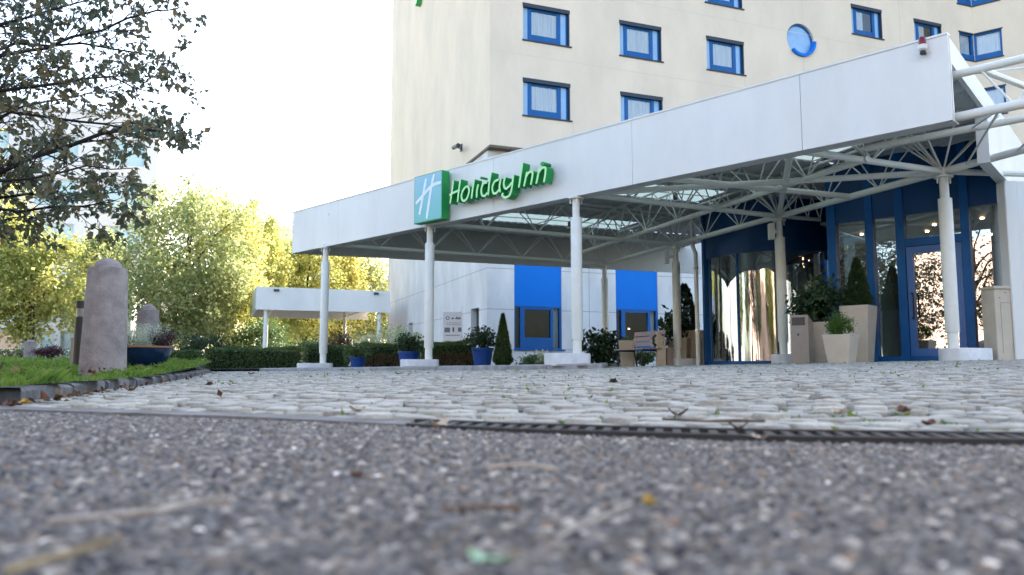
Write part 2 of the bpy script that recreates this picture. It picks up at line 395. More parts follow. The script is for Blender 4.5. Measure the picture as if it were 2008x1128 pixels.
# asphalt: near field is displaced stone by stone
def stones(X, Y, cell, rg_seed):
    rg = np.random.default_rng(rg_seed); n = 997
    jx = rg.random(n); jy = rg.random(n); hh = rg.random(n); rr = rg.uniform(.35,.72,n)
    gx = np.floor(X/cell).astype(int); gy = np.floor(Y/cell).astype(int)
    best = np.full(X.shape, -1.); idb = np.zeros(X.shape, int)
    for dx in (-1,0,1):
        for dy in (-1,0,1):
            k = ((gx+dx)*73856093 ^ (gy+dy)*19349663) % n
            px = (gx+dx+jx[k])*cell; py = (gy+dy+jy[k])*cell
            d = np.sqrt((X-px)**2+(Y-py)**2)/(cell*rr[k])
            h = np.sqrt(np.clip(1-d*d, 0, 1))*(.4+.6*hh[k])
            up = h > best; best = np.where(up, h, best); idb = np.where(up, k, idb)
    return np.clip(best, 0, 1), idb
def asphalt():
    xs = np.arange(-2.5, 2.1, .0030)
    ys = [.30]
    while ys[-1] < 3.2: ys.append(ys[-1]+.0021+.0026*max(ys[-1]-.4, 0))
    ys = np.array(ys); X, Y = np.meshgrid(xs, ys); nx, ny = len(xs), len(ys)
    h, k = stones(X, Y, .0062, 3); h2, k2 = stones(X+3.1, Y+1.7, .0112, 5)
    z = .0048*h; big = h2*.0088 > z; z = np.where(big, h2*.0088, z)
    z = z+.004*np.sin(X*2.1+.5)*np.sin(Y*3.3)-.006
    rg = np.random.default_rng(11); n = 997
    pal = np.array([(.05,.05,.055),(.09,.09,.095),(.025,.025,.03),(.15,.145,.14),(.08,.07,.06),(.10,.11,.125),(.28,.28,.28),(.06,.065,.07),(.15,.10,.065),(.55,.56,.58)])
    pr = np.array([.15,.18,.14,.15,.09,.10,.08,.08,.03,.008]); t1 = pal[rg.choice(len(pal), n, p=pr/pr.sum())]*rg.uniform(.75,1.65,(n,1))*np.array([1.14,1.,.82]); t2 = pal[rg.choice(len(pal), n, p=pr/pr.sum())]*rg.uniform(.75,1.65,(n,1))*np.array([1.14,1.,.82])
    c = np.where(big[...,None], t2[k2], t1[k]); hm = np.where(big, h2, h)
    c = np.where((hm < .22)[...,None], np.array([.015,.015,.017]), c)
    att = np.concatenate([c, np.ones((*c.shape[:2],1))], -1).reshape(-1,4)
    V = np.stack([X, Y, z], -1).reshape(-1,3)
    i, j = np.meshgrid(np.arange(nx-1), np.arange(ny-1)); q = (j*nx+i).ravel()
    Fa = np.stack([q, q+1, q+nx+1, q+nx], 1); cc = V[q]
    Fa = Fa[(cc[:,1] < dline(cc[:,0])-.004)&(np.abs(cc[:,0]) < .72*cc[:,1]+.12)]
    used, inv = np.unique(Fa, return_inverse=True); V = V[used]; att = att[used]; Fa = inv.reshape(Fa.shape)
    m = bpy.data.materials.new('asphalt chippings'); m.use_nodes = True; nt = m.node_tree; b = nt.nodes['Principled BSDF']
    a = nn(nt, 'ShaderNodeVertexColor', layer_name='tone'); nt.links.new(a.outputs[0], b.inputs['Base Color']); b.inputs['Roughness'].default_value = .62
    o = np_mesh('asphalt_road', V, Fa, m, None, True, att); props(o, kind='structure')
asphalt()
m_as = mat('asphalt', (.075,.075,.08), .8, var=.6, vscale=120, bump=.7, bscale=160, col2=(.13,.13,.135))
sheet('asphalt_apron', -60, 60, 241, -60, 5.5, 132, lambda X, Y: np.full(X.shape, -.014), m_as, maskf=lambda x, y: (y < dline(x)-.25)|((x < -6.5)&(y < 5)))

# grass bank, its kerb and the paved court
KP = [hit(0,797), hit(60,787), hit(120,778), hit(190,769), hit(260,759), hit(330,748), hit(385,738), hit(412,730)]
KL = np.array([(p[0], p[1]) for p in KP]); k0 = KL[0]-(KL[1]-KL[0])*5
KL = np.vstack([[-3.6,1.2],[-2.6, 2.4] if KL[0][1] > 2.6 else k0, KL])
print('kerb line', KL.round(2).tolist())
KEND = KL[-1]
KL = np.vstack([KL, KEND+[-.5,.9], KEND+[-1.6,1.6], [-12.,KEND[1]+3.2]])
def grass_z(X, Y): return ground(X, Y)+.075+np.clip(Y-6, 0, 20)*.0145-np.clip(Y-2,0,4)*0
def inside(poly, x, y):
    x = np.asarray(x); y = np.asarray(y); r = np.zeros(x.shape, bool); n = len(poly)
    for i in range(n):
        x0,y0 = poly[i]; x1,y1 = poly[(i+1)%n]
        c = ((y0 > y) != (y1 > y)); xi = (x1-x0)*(y-y0)/((y1-y0) if y1 != y0 else 1e-9)+x0
        r ^= c&(x < xi)
    return r
GP = np.vstack([KL, [-12.,25.],[-40,27],[-40,1.2]])
mbg = MB()
gx = np.linspace(-40, -1, 157); gy = np.linspace(1.2, 30, 116)
sheet('lawn', -40, -1, 196, 1.2, 30, 145, lambda X, Y: grass_z(X, Y)-.01, M_TURF, maskf=lambda x, y: inside(GP, x, y))
def grass():
    rg = np.random.default_rng(21); out = []
    for y0, y1, dens, hgt, wd in ((1.5,5,3600,.05,.004),(5,9,2100,.058,.006),(9,15,700,.07,.011),(15,29,150,.09,.025)):
        n = int(dens*(y1-y0)*10); x = rg.uniform(-11 if y1 < 16 else -24, -1, n); y = rg.uniform(y0, y1, n)
        k = inside(GP, x, y)&(x > -.78*y-.6); x = x[k]; y = y[k]; n = len(x)
        tuft = .6+.8*np.clip(np.sin(x*5.3)*np.sin(y*4.1)+.3*np.sin(x*17+y*9), -.4, 1)
        h = hgt*tuft*rg.uniform(.5,1.3,n); a = rg.uniform(0, 6.28, n); b = rg.uniform(0, 6.28, n); ln = rg.uniform(.1,.7,n)*h
        z = grass_z(x, y)-.01
        p = np.stack([x,y,z],1); sd = np.stack([np.cos(a)*wd, np.sin(a)*wd, 0*a],1); t = np.stack([np.cos(b)*ln, np.sin(b)*ln, h],1)
        V = np.stack([p-sd, p+sd, p+t*.6+sd*.7, p+t+np.stack([np.cos(b)*ln*.5, np.sin(b)*ln*.5, -h*.1],1)],1).reshape(-1,3)
        out.append(V)
    V = np.concatenate(out); i = np.arange(len(V)//4)[:,None]*4
    o = np_mesh('grass', V, np.concatenate([i+[0,1,2], i+[0,2,3]]), L_GRASS); props(o, 'short green lawn grass behind the dark kerb stones', 'grass', kind='stuff')
grass()
def kerb(name, line, w, h, m, step, seed, zf, jag=.012, kind='structure'):
    rg = np.random.default_rng(seed); mb = MB(); seg = []
    line = [np.array(p, float) for p in line]
    L = np.cumsum([0]+[np.linalg.norm(line[i+1]-line[i]) for i in range(len(line)-1)])
    at = lambda s: np.array([np.interp(s, L, [p[0] for p in line]), np.interp(s, L, [p[1] for p in line])])
    s = 0
    while s < L[-1]-.1:
        e = min(s+step*rg.uniform(.75,1.25), L[-1]); a = at(s+.008); b = at(e-.008); d = (b-a)/np.linalg.norm(b-a); nr = np.array([-d[1], d[0]])
        rings = []; hz = h*rg.uniform(.9,1.08)
        N = 6
        for q in range(N+1):
            c = a+(b-a)*q/N; ed = .985 if q in (0,N) else 1; z = zf(c[0], c[1]); hh = hz*(.93 if q in (0,N) else 1)+rg.normal()*jag*.25
            o1 = rg.normal()*jag*.5; pr = [(0-o1,-.12),(0-o1,hh*.72),(.014,hh*.95),(.04,hh),(w-.03,hh),(w,hh*.9),(w,-.12)]
            rings.append([(c[0]+nr[0]*u, c[1]+nr[1]*u, z+v*ed) for u, v in pr])
        mb.loft(rings, True, True, True); s = e
    o = mb.build(name, m, None, True); props(o, kind=kind); return o
kerb('kerb', KL[::1], .15, .062, M_KERB, .95, 3, gz)

# raised planting island in front of the hotel
FA = -45.39; fd = hdir(FA); fnrm = np.array([-.7071, -.7071])
ISL = np.array([(-9.6,21.9),(-6.6,20.5),(-6.1,19.78),(1.22,12.62),(1.42,12.72),(1.6,13.1),(2.75,22.6)])
kerb('island_kerb', ISL[1:], .16, .085, M_KERBL, 1.0, 9, gz, .004)
isl_poly = np.vstack([ISL, [3.2,26.],[3.2,31],[-14,31],[-14,23.5]])
sheet('planting_island', -14, 3.2, 90, 12.9, 31, 95, lambda X, Y: ground(X, Y)+.055, M_EARTH, maskf=lambda x, y: inside(isl_poly+np.array([0,.14]), x, y))

# granite setts laid in segmental arcs, one rounded block each
def setts():
    rg = np.random.default_rng(5); P = 1.5; rise = .28; rw = .096; Vs = []; Fs = []
    rows = np.arange(-8, 330); cs = []
    for r in rows:
        xs0 = np.arange(-10.5, 14, .098); x = xs0+rg.uniform(-.012,.012,len(xs0))+rg.uniform(0,.1)
        u = (x/P)%1*2-1; y = 1.0+r*rw-rise*(u*u)+rise+rg.normal(size=len(x))*.006
        sl = np.arctan(-rise*4*u/P); cs.append(np.stack([x,y,sl],1))
    C = np.concatenate(cs); x, y = C[:,0], C[:,1]
    court = np.vstack([KL[:-1][1:], [(-6.6,20.3)], ISL[1:-1]+[0,-.02], [(2.9,24),(4.5,26),(16,26),(16,.9),(-4,.9)]])
    k = inside(court, x, y)&(y > dline(x)+np.interp(x,[-1,-.3],[.17,.23]))&(y < 25)&(x < .74*y+.8)&(x > -.72*y-.8)
    k &= ~((y > 20)&(x > 4.2)&(rg.random(len(x)) < .0))
    C = C[k]; n = len(C); print('setts', n)
    near = C[:,1] < 30
    hw = .0458*rg.uniform(.9,1.04,n); hl = .0443*rg.uniform(.88,1.04,n)
    ca, sa = np.cos(C[:,2]+rg.normal(size=n)*.05), np.sin(C[:,2]+rg.normal(size=n)*.05)
    z0 = ground(C[:,0], C[:,1])+rg.normal(size=n)*.0042+.004*np.clip(2.5-C[:,1],0,1); tx, ty = rg.normal(size=n)*.018, rg.normal(size=n)*.018
    pts = []
    def ring(fx, h, m=8):
        for q in range(m):
            a = math.pi/4*q+math.pi/8
            # squarish rounded outline
            c, s = math.cos(a), math.sin(a); g = (abs(c)**6+abs(s)**6)**(-1/6)
            lx = hw*c*g*fx*rg.uniform(.95,1.04,n); ly = hl*s*g*fx*rg.uniform(.95,1.04,n)
            pts.append(np.stack([C[:,0]+lx*ca-ly*sa, C[:,1]+lx*sa+ly*ca, z0+h+lx*tx+ly*ty+(rg.normal(size=n)*.0012 if fx < 1 else 0)],1))
    ring(1.0,-.05); ring(1.0,-.0042); ring(.955,-.0008); ring(.6,.0)
    pts.append(np.stack([C[:,0],C[:,1],z0+.0004+rg.normal(size=n)*.001],1))
    V = np.stack(pts,1).reshape(-1,3); o = np.arange(n)[:,None]*33; F4 = []
    for r in range(3):
        for q in range(8):
            a, b = r*8+q, r*8+(q+1)%8; F4 += [[a,b,b+8],[a,b+8,a+8]]
    for q in range(8): F4.append([24+q, 24+(q+1)%8, 32])
    Fa = (o[:,None,:]+np.array(F4)[None]).reshape(-1,3)
    ob = np_mesh('pavement', V, Fa, M_SETT, None, True); props(ob, kind='structure')
    sheet('pavement_bed', -11, 16, 200, .9, 26, 190, lambda X, Y: ground(X, Y)-.017, M_BED, maskf=lambda x, y: inside(court, x, y)&(y > dline(x)+.1))
    return C
SC = setts()
# concrete edging and cast iron channel along the asphalt
def ribbon(name, x0, x1, off0, off1, z, th, m, n=60, kind=None):
    mb = MB(); rings = []
    for x in np.linspace(x0, x1, n):
        y = float(dline(x)); g = gz(x, y)+z
        rings.append([(x,y+off0,g-th),(x,y+off0,g),(x,y+off1,g),(x,y+off1,g-th)])
    mb.loft(rings, True, True); return mb.build(name, m)
props(ribbon('edging_strip', -6.4, -.24, .0, .13, .002, .08, M_STRIP), kind='structure')
dr = empty('drain_channel', (1., 1.36, 0), 'dark slotted cast iron drain channel between the asphalt and the setts', 'drain')
def drain():
    mb = MB(); mb2 = MB()
    for sgn, o0, o1 in ((0,.0,.022),(1,.155,.18)):
        rings = []
        for x in np.linspace(-.24, 6.3, 80):
            y = float(dline(x)); rings.append([(x,y+o0,-.06),(x,y+o0,.006),(x,y+o1,.006),(x,y+o1,-.06)])
        mb.loft(rings, True, True)
    mb.build('rail', M_DRAIN, dr)
    x = -.23
    while x < 6.2:
        y = float(dline(x)); dy = float(dline(x+.05)-dline(x))
        mb2.add([(x,y+.022,.003),(x+.016,y+.022+dy*.3,.003),(x+.04,y+.155+dy*.8,.003),(x+.024,y+.155+dy*.5,.003),
                 (x,y+.022,-.03),(x+.016,y+.022+dy*.3,-.03),(x+.04,y+.155+dy*.8,-.03),(x+.024,y+.155+dy*.5,-.03)],
                [(0,1,2,3),(0,4,5,1),(1,5,6,2),(2,6,7,3),(3,7,4,0)]); x += .034
    mb2.build('grate', M_DRAIN, dr)
    b = MB(); rings = []
    for x in np.linspace(-.24, 6.3, 80):
        y = float(dline(x)); rings.append([(x,y+.02,-.062),(x,y+.16,-.062)])
    b.loft(rings, False, False, False); b.build('channel_bottom', mat('drain black', (.006,.006,.006), 1), dr)
drain()
# weeds in the joints
def weeds():
    rg = np.random.default_rng(31); Vs = []; Fs = []; k = 0
    c = SC[rg.choice(len(SC), 4200)]
    c = c[(np.sin(c[:,0]*2.7+1)+np.sin(c[:,1]*2.1)+rg.normal(size=len(c))*.7+.25*(c[:,0] > .3*c[:,1]) > .7)][:2200]
    nearc = SC[(SC[:,1] < 2.3)&(SC[:,0] > -.6)]; c = np.concatenate([c, nearc[rg.choice(len(nearc), 90)]])
    for x, y, _ in c:
        n = rg.integers(2, 9); px = x+.052*(1 if rg.random() < .5 else -1)+rg.normal(size=n)*.008; py = y-.05+rg.normal(size=n)*.01
        P = np.stack([px, py, ground(px, py)-.012],1)
        V, Fa = leaves(P, .017+.002*min(y,8), rg, -.4, .5); Vs.append(V); Fs.append(Fa+k); k += len(V)
    o = np_mesh('joint_weeds', np.concatenate(Vs), np.concatenate(Fs), L_WEED); props(o, 'small green weeds growing in the joints of the setts', 'weeds', kind='stuff')
weeds()

# ------------------------------------------------------------------ hotel
AZ = 68.95; AL = -20.9
fdir = hdir(AZ); finw = np.array([-fdir[1], fdir[0]])
C0 = aty(961, 280, 29.0)[:2]
C1 = C0+finw*.42+fdir*.05
def FP(s, n, z, O=C0): p = O+s*fdir+n*finw; return (p[0], p[1], z)
ldir = hdir(AL); linw = np.array([ldir[1], -ldir[0]])
def LP(s, n, z, O=C0): p = O+s*ldir+n*linw; return (p[0], p[1], z)
SI = 26.22; IC = C0+SI*fdir; wdir = hdir(128.); winw = np.array([-wdir[1], wdir[0]])
def WP(s, n, z): p = IC+s*wdir+n*winw; return (p[0], p[1], z)
hotel = empty('hotel_building', (C0[0], C0[1], .25), 'tall beige rendered hotel with blue framed windows behind the white entrance canopy', 'building')
HT = 38.  # unseen top kept this high so the building blocks the sun
def holed(mb, P, s0, s1, z0, z1, holes, depth):
    """wall in the plane P(s,n,z) with rectangular openings and their reveals"""
    ss = sorted({s0, s1, *[v for h in holes for v in h[:2]]}); zs = sorted({z0, z1, *[v for h in holes for v in h[2:4]]})
    for a, b in zip(ss, ss[1:]):
        for c, d in zip(zs, zs[1:]):
            m, q = (a+b)/2, (c+d)/2
            if any(h[0] < m < h[1] and h[2] < q < h[3] for h in holes): continue
            mb.add([P(a,0,c),P(b,0,c),P(b,0,d),P(a,0,d)], [(0,1,2,3)])
    for h in holes:
        a, b, c, d = h
        mb.add([P(a,0,c),P(b,0,c),P(b,0,d),P(a,0,d),P(a,depth,c),P(b,depth,c),P(b,depth,d),P(a,depth,d)],
               [(0,4,5,1),(1,5,6,2),(2,6,7,3),(3,7,4,0)])
def ring_fill(mb, P, sq, c, r, depth, N=48):
    a, b, z0, z1 = sq; out = []; inn = []; ind = []
    for q in range(N):
        t = 2*math.pi*q/N; cx, sx = math.cos(t), math.sin(t); g = 1/max(abs(cx), abs(sx))
        out.append(P(c[0]+(b-a)/2*cx*g, 0, c[1]+(z1-z0)/2*sx*g)); inn.append(P(c[0]+r*cx, 0, c[1]+r*sx)); ind.append(P(c[0]+r*cx, depth, c[1]+r*sx))
    mb.loft([out, inn, ind])
rows = [9.92, 12.98, 16.02]
wins = []
for s0, w in ((1.36,2.0),(5.67,1.97),(9.93,1.93)):
    for z in rows:
        if s0 > 9 and z < 10: continue
        if s0 < 6 and z > 15: continue
        wins.append((s0, s0+w, z, z+1.5))
wins += [(18.16,20.03,15.9,17.36),(22.14,23.95,15.85,17.3)]
CIRC = (15.07, 15.09, .78); csq = (14.17,15.97,14.19,15.99)
cwin = [(z, z+1.45) for z in (12.75, 15.70, 18.62)]
fh = wins+[csq]+[(25.2,SI-.001,a,b) for a, b in cwin]
mb = MB(); holed(mb, FP, 0, SI, 8.52, HT, [h for h in fh], .22)
mb2 = MB()
ring_fill(mb2, FP, csq, CIRC[:2], CIRC[2], .22); mb.add(mb2.v, mb2.f)
# left face, wing and roof of the upper storeys
BL = 18.3
holed(mb, lambda s,n,z: LP(-s,n,z), -BL, 0, 8.52, HT, [], .1)
holed(mb, WP, 0, 16, 6, HT, [(.001,1.22,a,b) for a, b in cwin], .22)
bp = [LP(BL,0,0)[:2], (LP(BL,0,0)[0]+fdir[0]*(SI+12), LP(BL,0,0)[1]+fdir[1]*(SI+12)), WP(16,12,0)[:2], WP(16,0,0)[:2], IC, C0]  # outline of the unseen back, closed to keep sun out
for i in (0,1,2):
    a, b = bp[i], bp[i+1]; mb.add([(a[0],a[1],0),(b[0],b[1],0),(b[0],b[1],HT),(a[0],a[1],HT)], [(0,1,2,3)])
mb.add([(p[0],p[1],HT) for p in bp], [tuple(range(6))])
mb.build('upper_wall', M_WALL, hotel)
# underside of the overhang
mb = MB()
mb.add([FP(-.004,-.004,8.515), FP(SI,-.004,8.515), FP(SI,.6,8.515), FP(-.004,.6,8.515)], [(0,1,2,3)])
mb.add([LP(.0,.0,8.512), LP(BL,.0,8.512), LP(BL,.6,8.512), LP(.0,.6,8.512)], [(0,1,2,3)])
for P, L in ((FP,SI),(LP,BL)):
    a = [P(-.02,-.012,8.5),P(L,-.012,8.5),P(L,-.012,8.6),P(-.02,-.012,8.6)]; mb.add(a+[P(-.02,.05,8.5),P(L,.05,8.5)], [(0,1,2,3),(0,4,5,1)])
mb.build('soffit', M_SOFF, hotel)
# set-back ground floor in concrete panels
def F1(s,n,z): return FP(s,n,z,C1)
def L1(s,n,z): return LP(-s,n,z,C1)
bays = [(1.1,3.1,.85,5.4),(5.5,7.46,.85,5.4)]
slots = [(-15.57,-14.66,1.,2.46),(-12.72,-11.81,1.,2.48),(-4.05,-3.17,1.,2.47),(-2.0,-.97,1.,2.48)]
mb = MB(); holed(mb, F1, 0, SI+6, -.3, 8.56, bays, .2); holed(mb, L1, -BL+.4, 0, -.3, 8.56, slots, .25); mb.build('lower_wall', M_CONC, hotel)
mb = MB()
def strip(P, s0, s1, z0, z1, n=-.003): mb.add([P(s0,n,z0),P(s1,n,z0),P(s1,n,z1),P(s0,n,z1)], [(0,1,2,3)])
for z in (2.36, 3.92):
    for a, b in ((.0,1.1),(3.1,5.5),(7.46,14)): strip(F1, a, b, z-.009, z+.009)
    for a, b in ((-BL+.4,-15.57),(-14.66,-12.72),(-11.81,-4.05),(-3.17,-2.),(-.97,0)) if z < 2.5 else ((-BL+.4,0),): strip(L1, a, b, z-.009, z+.009)
for s in (4.3, 8.6, 10.2): strip(F1, s-.008, s+.008, .85, 5.5)
for a, b in ((.0,1.1),(3.1,5.5),(7.46,14)): strip(F1, a, b, .84, .856)
mb.build('panel_joint', M_JOINT, hotel)
mb = MB()
for s, z0_, z1_ in ((15.2,12.4,14.28),(15.2,15.9,19.5),(11.9,12.0,12.9),(3.5,8.7,9.85),(21.2,12.,19.)): strip(FP, s-.012, s+.012, z0_, z1_)
for z in (12.35,15.4): strip(FP, .02, 26, z-.008, z+.008)
mb.build('render_seam', mat('faint seam in render', (.60,.53,.43), .9), hotel)
for h in slots:
    mb = MB(); a, b, c, d = h; mb.add([L1(a,.24,c),L1(b,.24,c),L1(b,.24,d),L1(a,.24,d)], [(0,1,2,3)]); mb.build('slot_window', M_SLOT, hotel)

def pbox(mb, P, s0, s1, n0, n1, z0, z1):
    v = [P(s,n,z) for z in (z0,z1) for n in (n0,n1) for s in (s0,s1)]
    mb.add(v, [(0,2,3,1),(4,5,7,6),(0,1,5,4),(1,3,7,5),(3,2,6,7),(2,0,4,6)])
def curtain(P, s0, s1, n, z0, z1, parent, gap=None):
    mb = MB(); N = 48; top = []; bot = []
    for i in range(N+1):
        s = s0+(s1-s0)*i/N; d = .018*math.sin(i*1.9)+.012*math.sin(i*.73+1)
        top.append(P(s,n+d,z1)); bot.append(P(s,n+d,z0))
    mb.loft([bot, top], closed=False); return mb.build('curtain', M_CURT, parent, True)
def window(P, h, parent, label=None, variant=0):
    a, b, c, d = h; w = b-a
    mb = MB(); mb.use(M_BLUE)
    pbox(mb, P, a+.24, a+.40, .10, .2, c+.05, d-.14); pbox(mb, P, b-.50, b-.34, .10, .2, c+.05, d-.14)
    pbox(mb, P, a+.40, b-.48, .11, .2, c+.05, c+.30); pbox(mb, P, a+.40, b-.48, .12, .2, d-.22, d-.14)
    pbox(mb, P, a, b, .09, .215, c+.003, c+.05)
    pbox(mb, P, b-.1, b-.03, .12, .2, c+.05, d-.14)
    mb.use(M_NAVY)
    pbox(mb, P, a-.02, b+.03, -.02, .21, d-.14, d+.012); pbox(mb, P, b-.03, b+.012, -.012, .2, c+.003, d-.14); pbox(mb, P, a-.04, b+.1, -.05, .09, c-.05, c+.003)
    fr = mb.build('window', None, parent)
    mb = MB(); pbox(mb, P, a+.003, a+.24, .13, .16, c+.05, d-.14); mb.build('side_panel', M_SIDEP, fr)
    mb = MB(); pbox(mb, P, b-.34, b-.1, .13, .16, c+.05, d-.14); mb.build('side_panel', M_SIDEP, fr)
    mb = MB(); mb.add([P(a+.40,.15,c+.30),P(b-.48,.15,c+.30),P(b-.48,.15,d-.22),P(a+.40,.15,d-.22)], [(0,1,2,3)]); mb.build('pane', M_GLASSB, fr)
    if variant == 0: curtain(P, a+.2, b-.2, .185, c+.1, d, fr)
    else:
        curtain(P, a+.2, a+.2+(w-.4)*.45, .20, c+.1, d, fr)
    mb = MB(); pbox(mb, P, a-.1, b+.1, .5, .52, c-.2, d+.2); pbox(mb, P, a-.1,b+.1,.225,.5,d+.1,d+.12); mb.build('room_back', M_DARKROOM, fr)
    return fr
for i, h in enumerate(wins): window(FP, h, hotel, variant=1 if h[0] > 18 else 0)
# round window
mb = MB(); N = 48
def circ(r, n, k=N, a0=0, a1=2*math.pi): return [FP(CIRC[0]+r*math.cos(t), n, CIRC[1]+r*math.sin(t)) for t in np.linspace(a0, a1, k, endpoint=a1 < 6.2)]
mb.loft([circ(.785,.10),circ(.70,.10),circ(.70,.2),circ(.785,.2)]); rw_ = mb.build('round_window', M_BLUE, hotel)
mb = MB(); pr = []
for t in np.linspace(-2.35, -.0, 25): pr.append(t)
mb.loft([[FP(CIRC[0]+r*math.cos(t), n, CIRC[1]+r*math.sin(t)) for t in pr] for r, n in ((.66,.09),(.68,-.13),(.80,-.13),(.80,.1))], closed=False)
mb.build('sill', M_BRIGHT, rw_)
mb = MB(); mb.add(circ(.72,.15), [tuple(range(N))]); mb.build('pane', M_SIDEP, rw_)
# bent windows in the inner corner
for a, b in cwin:
    mb = MB(); mb.use(M_BLUE)
    for P, s0, s1, post in ((FP,25.2,SI,25.25),(WP,0,1.22,1.17)):
        pbox(mb, P, s0, s1, .03, .16, a+.003, a+.30); pbox(mb, P, s0, s1, .05, .16, b-.12, b-.003)
        e = (25.2,25.3) if P is FP else (1.12,1.22); pbox(mb, P, e[0], e[1], .05, .16, a+.3, b-.12)
        pbox(mb, P, *((SI-.16,SI-.02) if P is FP else (.0,.1)), .04, .17, a+.3, b-.12)
    mb.use(M_NAVY)
    for P, s0, s1 in ((FP,25.14,SI-.03),(WP,.03,1.27)): pbox(mb, P, s0, s1, -.03, .03, b-.05, b+.01); pbox(mb, P, s0, s1, -.05, .02, a-.05, a+.003)
    fr = mb.build('corner_window', None, hotel)
    for P, s0, s1 in ((FP,25.3,SI-.16),(WP,.1,1.12)):
        mb = MB(); mb.add([P(s0,.1,a+.3),P(s1,.1,a+.3),P(s1,.1,b-.12),P(s0,.1,b-.12)], [(0,1,2,3)]); mb.build('pane', M_GLASSB, fr)
        curtain(P, s0, s1, .19, a, b, fr)
# blue ground floor bays
for a, b, c, d in bays:
    mb = MB(); pbox(mb, F1, a+.004, b-.004, .05, .19, 2.52, d-.004); bpn = mb.build('blue_panel', M_BRIGHT, hotel)
    mb = MB(); pbox(mb, F1, a-.02, b+.12, -.06, .1, c-.05, c+.003)
    for s0, s1 in ((a+.003,a+.06),(a+.26,a+.44),(b-.46,b-.36),(b-.08,b-.003)): pbox(mb, F1, s0, s1, .04, .18, c+.05, 2.46)
    pbox(mb, F1, a+.003, b-.003, .05, .18, 2.46, 2.52); pbox(mb, F1, a+.003, b-.003, .05, .18, c+.003, c+.05); pbox(mb, F1, a+.44, b-.46, .04, .18, c+.05, 1.3); pbox(mb, F1, a+.44, b-.46, .06, .18, 2.38, 2.46)
    fr = mb.build('ground_floor_window', M_BLUE, hotel)
    mb = MB()
    for s0, s1, z0 in ((a+.06,a+.26,c+.05),(a+.44,b-.46,1.3),(b-.36,b-.08,c+.05)): mb.add([F1(s0,.12,z0),F1(s1,.12,z0),F1(s1,.12,2.46),F1(s0,.12,2.46)], [(0,1,2,3)])
    mb.build('pane', M_GLASS, fr)
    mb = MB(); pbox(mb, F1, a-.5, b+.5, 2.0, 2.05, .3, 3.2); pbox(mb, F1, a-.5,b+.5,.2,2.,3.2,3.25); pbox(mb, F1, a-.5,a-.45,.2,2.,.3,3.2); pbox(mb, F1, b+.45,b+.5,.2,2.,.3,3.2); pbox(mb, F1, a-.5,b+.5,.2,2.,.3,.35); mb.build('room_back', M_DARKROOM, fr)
    curtain(F1, b-.38, b-.05, .3, c, 2.5, fr)
    for k in range(2 if a > 4 else 0):
        mb = MB(); p = F1(a+1.0+.26*k, 1.2, 1.75); mb.lathe(p, [(.005,0),(.03,.015),(.03,.03),(.005,.045)], 10); mb.build('ceiling_spot', M_SPOT, fr)
# camera and sign fragment on the left face
cam_ = empty('security_camera', LP(3.1,-.02,9.2), 'small dark camera on a bracket high on the beige left wall', 'camera')
mb = MB()
def LO(s,n,z): return LP(s,n,z)
pbox(mb, LO, 3.55, 3.75, -.06, -.005, 9.3, 9.6); mb.build('wall_plate', M_BLACK, cam_)
mb = MB(); mb.tube([LO(3.65,-.06,9.42),LO(3.4,-.3,9.38),LO(2.9,-.4,9.3)], .025, 6); mb.build('bracket', M_BLACK, cam_)
mb = MB(); mb.tube([LO(3.5,-.42,9.36),LO(3.45,-.42,9.36),LO(3.05,-.45,9.3),LO(2.75,-.46,9.24)], [.04,.09,.085,.075], 10); mb.tube([LO(2.75,-.46,9.24),LO(2.6,-.47,9.22)], [.095,.1], 10); mb.build('camera_body', M_BLACK, cam_)
sg = empty('wall_sign', LP(11,-.02,19.2), 'green sign hanging high on the beige left wall at the top edge of the photo', 'sign')
mb = MB(); mb.use(M_GREEN)
v = [LP(s,n,z) for n in (-.28,-.01) for s, z in ((11.5,20.8),(10.4,20.8),(10.7,19.9),(10.9,19.15),(11.2,19.1),(11.4,19.9))]
mb.add(v, [(5,4,3,2,1,0),(6,7,8,9,10,11)]+[(i,(i+1)%6,6+(i+1)%6,6+i) for i in range(6)]); mb.build('letter_side', None, sg)
mb = MB(); mb.add([LP(s,-.285,z) for s, z in ((11.44,20.8),(10.46,20.8),(10.74,19.92),(10.93,19.21),(11.17,19.16),(11.35,19.92))], [(0,1,2,3,4,5)]); mb.build('letter_face', M_LIME, sg)
# ------------------------------------------------------------------ entrance canopy
H = 3.13; ZT = 4.21; ZD = 3.97; ZB = 3.2
A3 = np.array([2.73,22.88]); dA = np.array([1.347,-3.627]); Apt = [A3+dA*(3-k) for k in range(4)]      # Apt[0] nearest
tdir = -hdir(69.4)                                                                                   # from row A towards the front fascia
F0 = np.array([5.35,9.22]); F1p = np.array([-5.79,20.31]); fl = F1p-F0; flL = np.linalg.norm(fl); fl = fl/flL
fout = np.array([-fl[1], fl[0]]); fout = fout if fout@(-F0) > 0 else -fout                             # outward normal of the front fascia
def qf(a, off=.06):
    """length along the transverse from row A (parameter a in bays from A3) to the fascia line"""
    P = A3+dA*a; n = fout; return float(((F0-fout*off)-P)@n/(tdir@n))
def DQ(a, q, z): p = A3+dA*a+tdir*q; return (p[0], p[1], z)
can = empty('entrance_canopy', (1.1, 14.2, .1), 'white sheet metal entrance canopy on slender round columns with an exposed lattice frame', 'canopy')
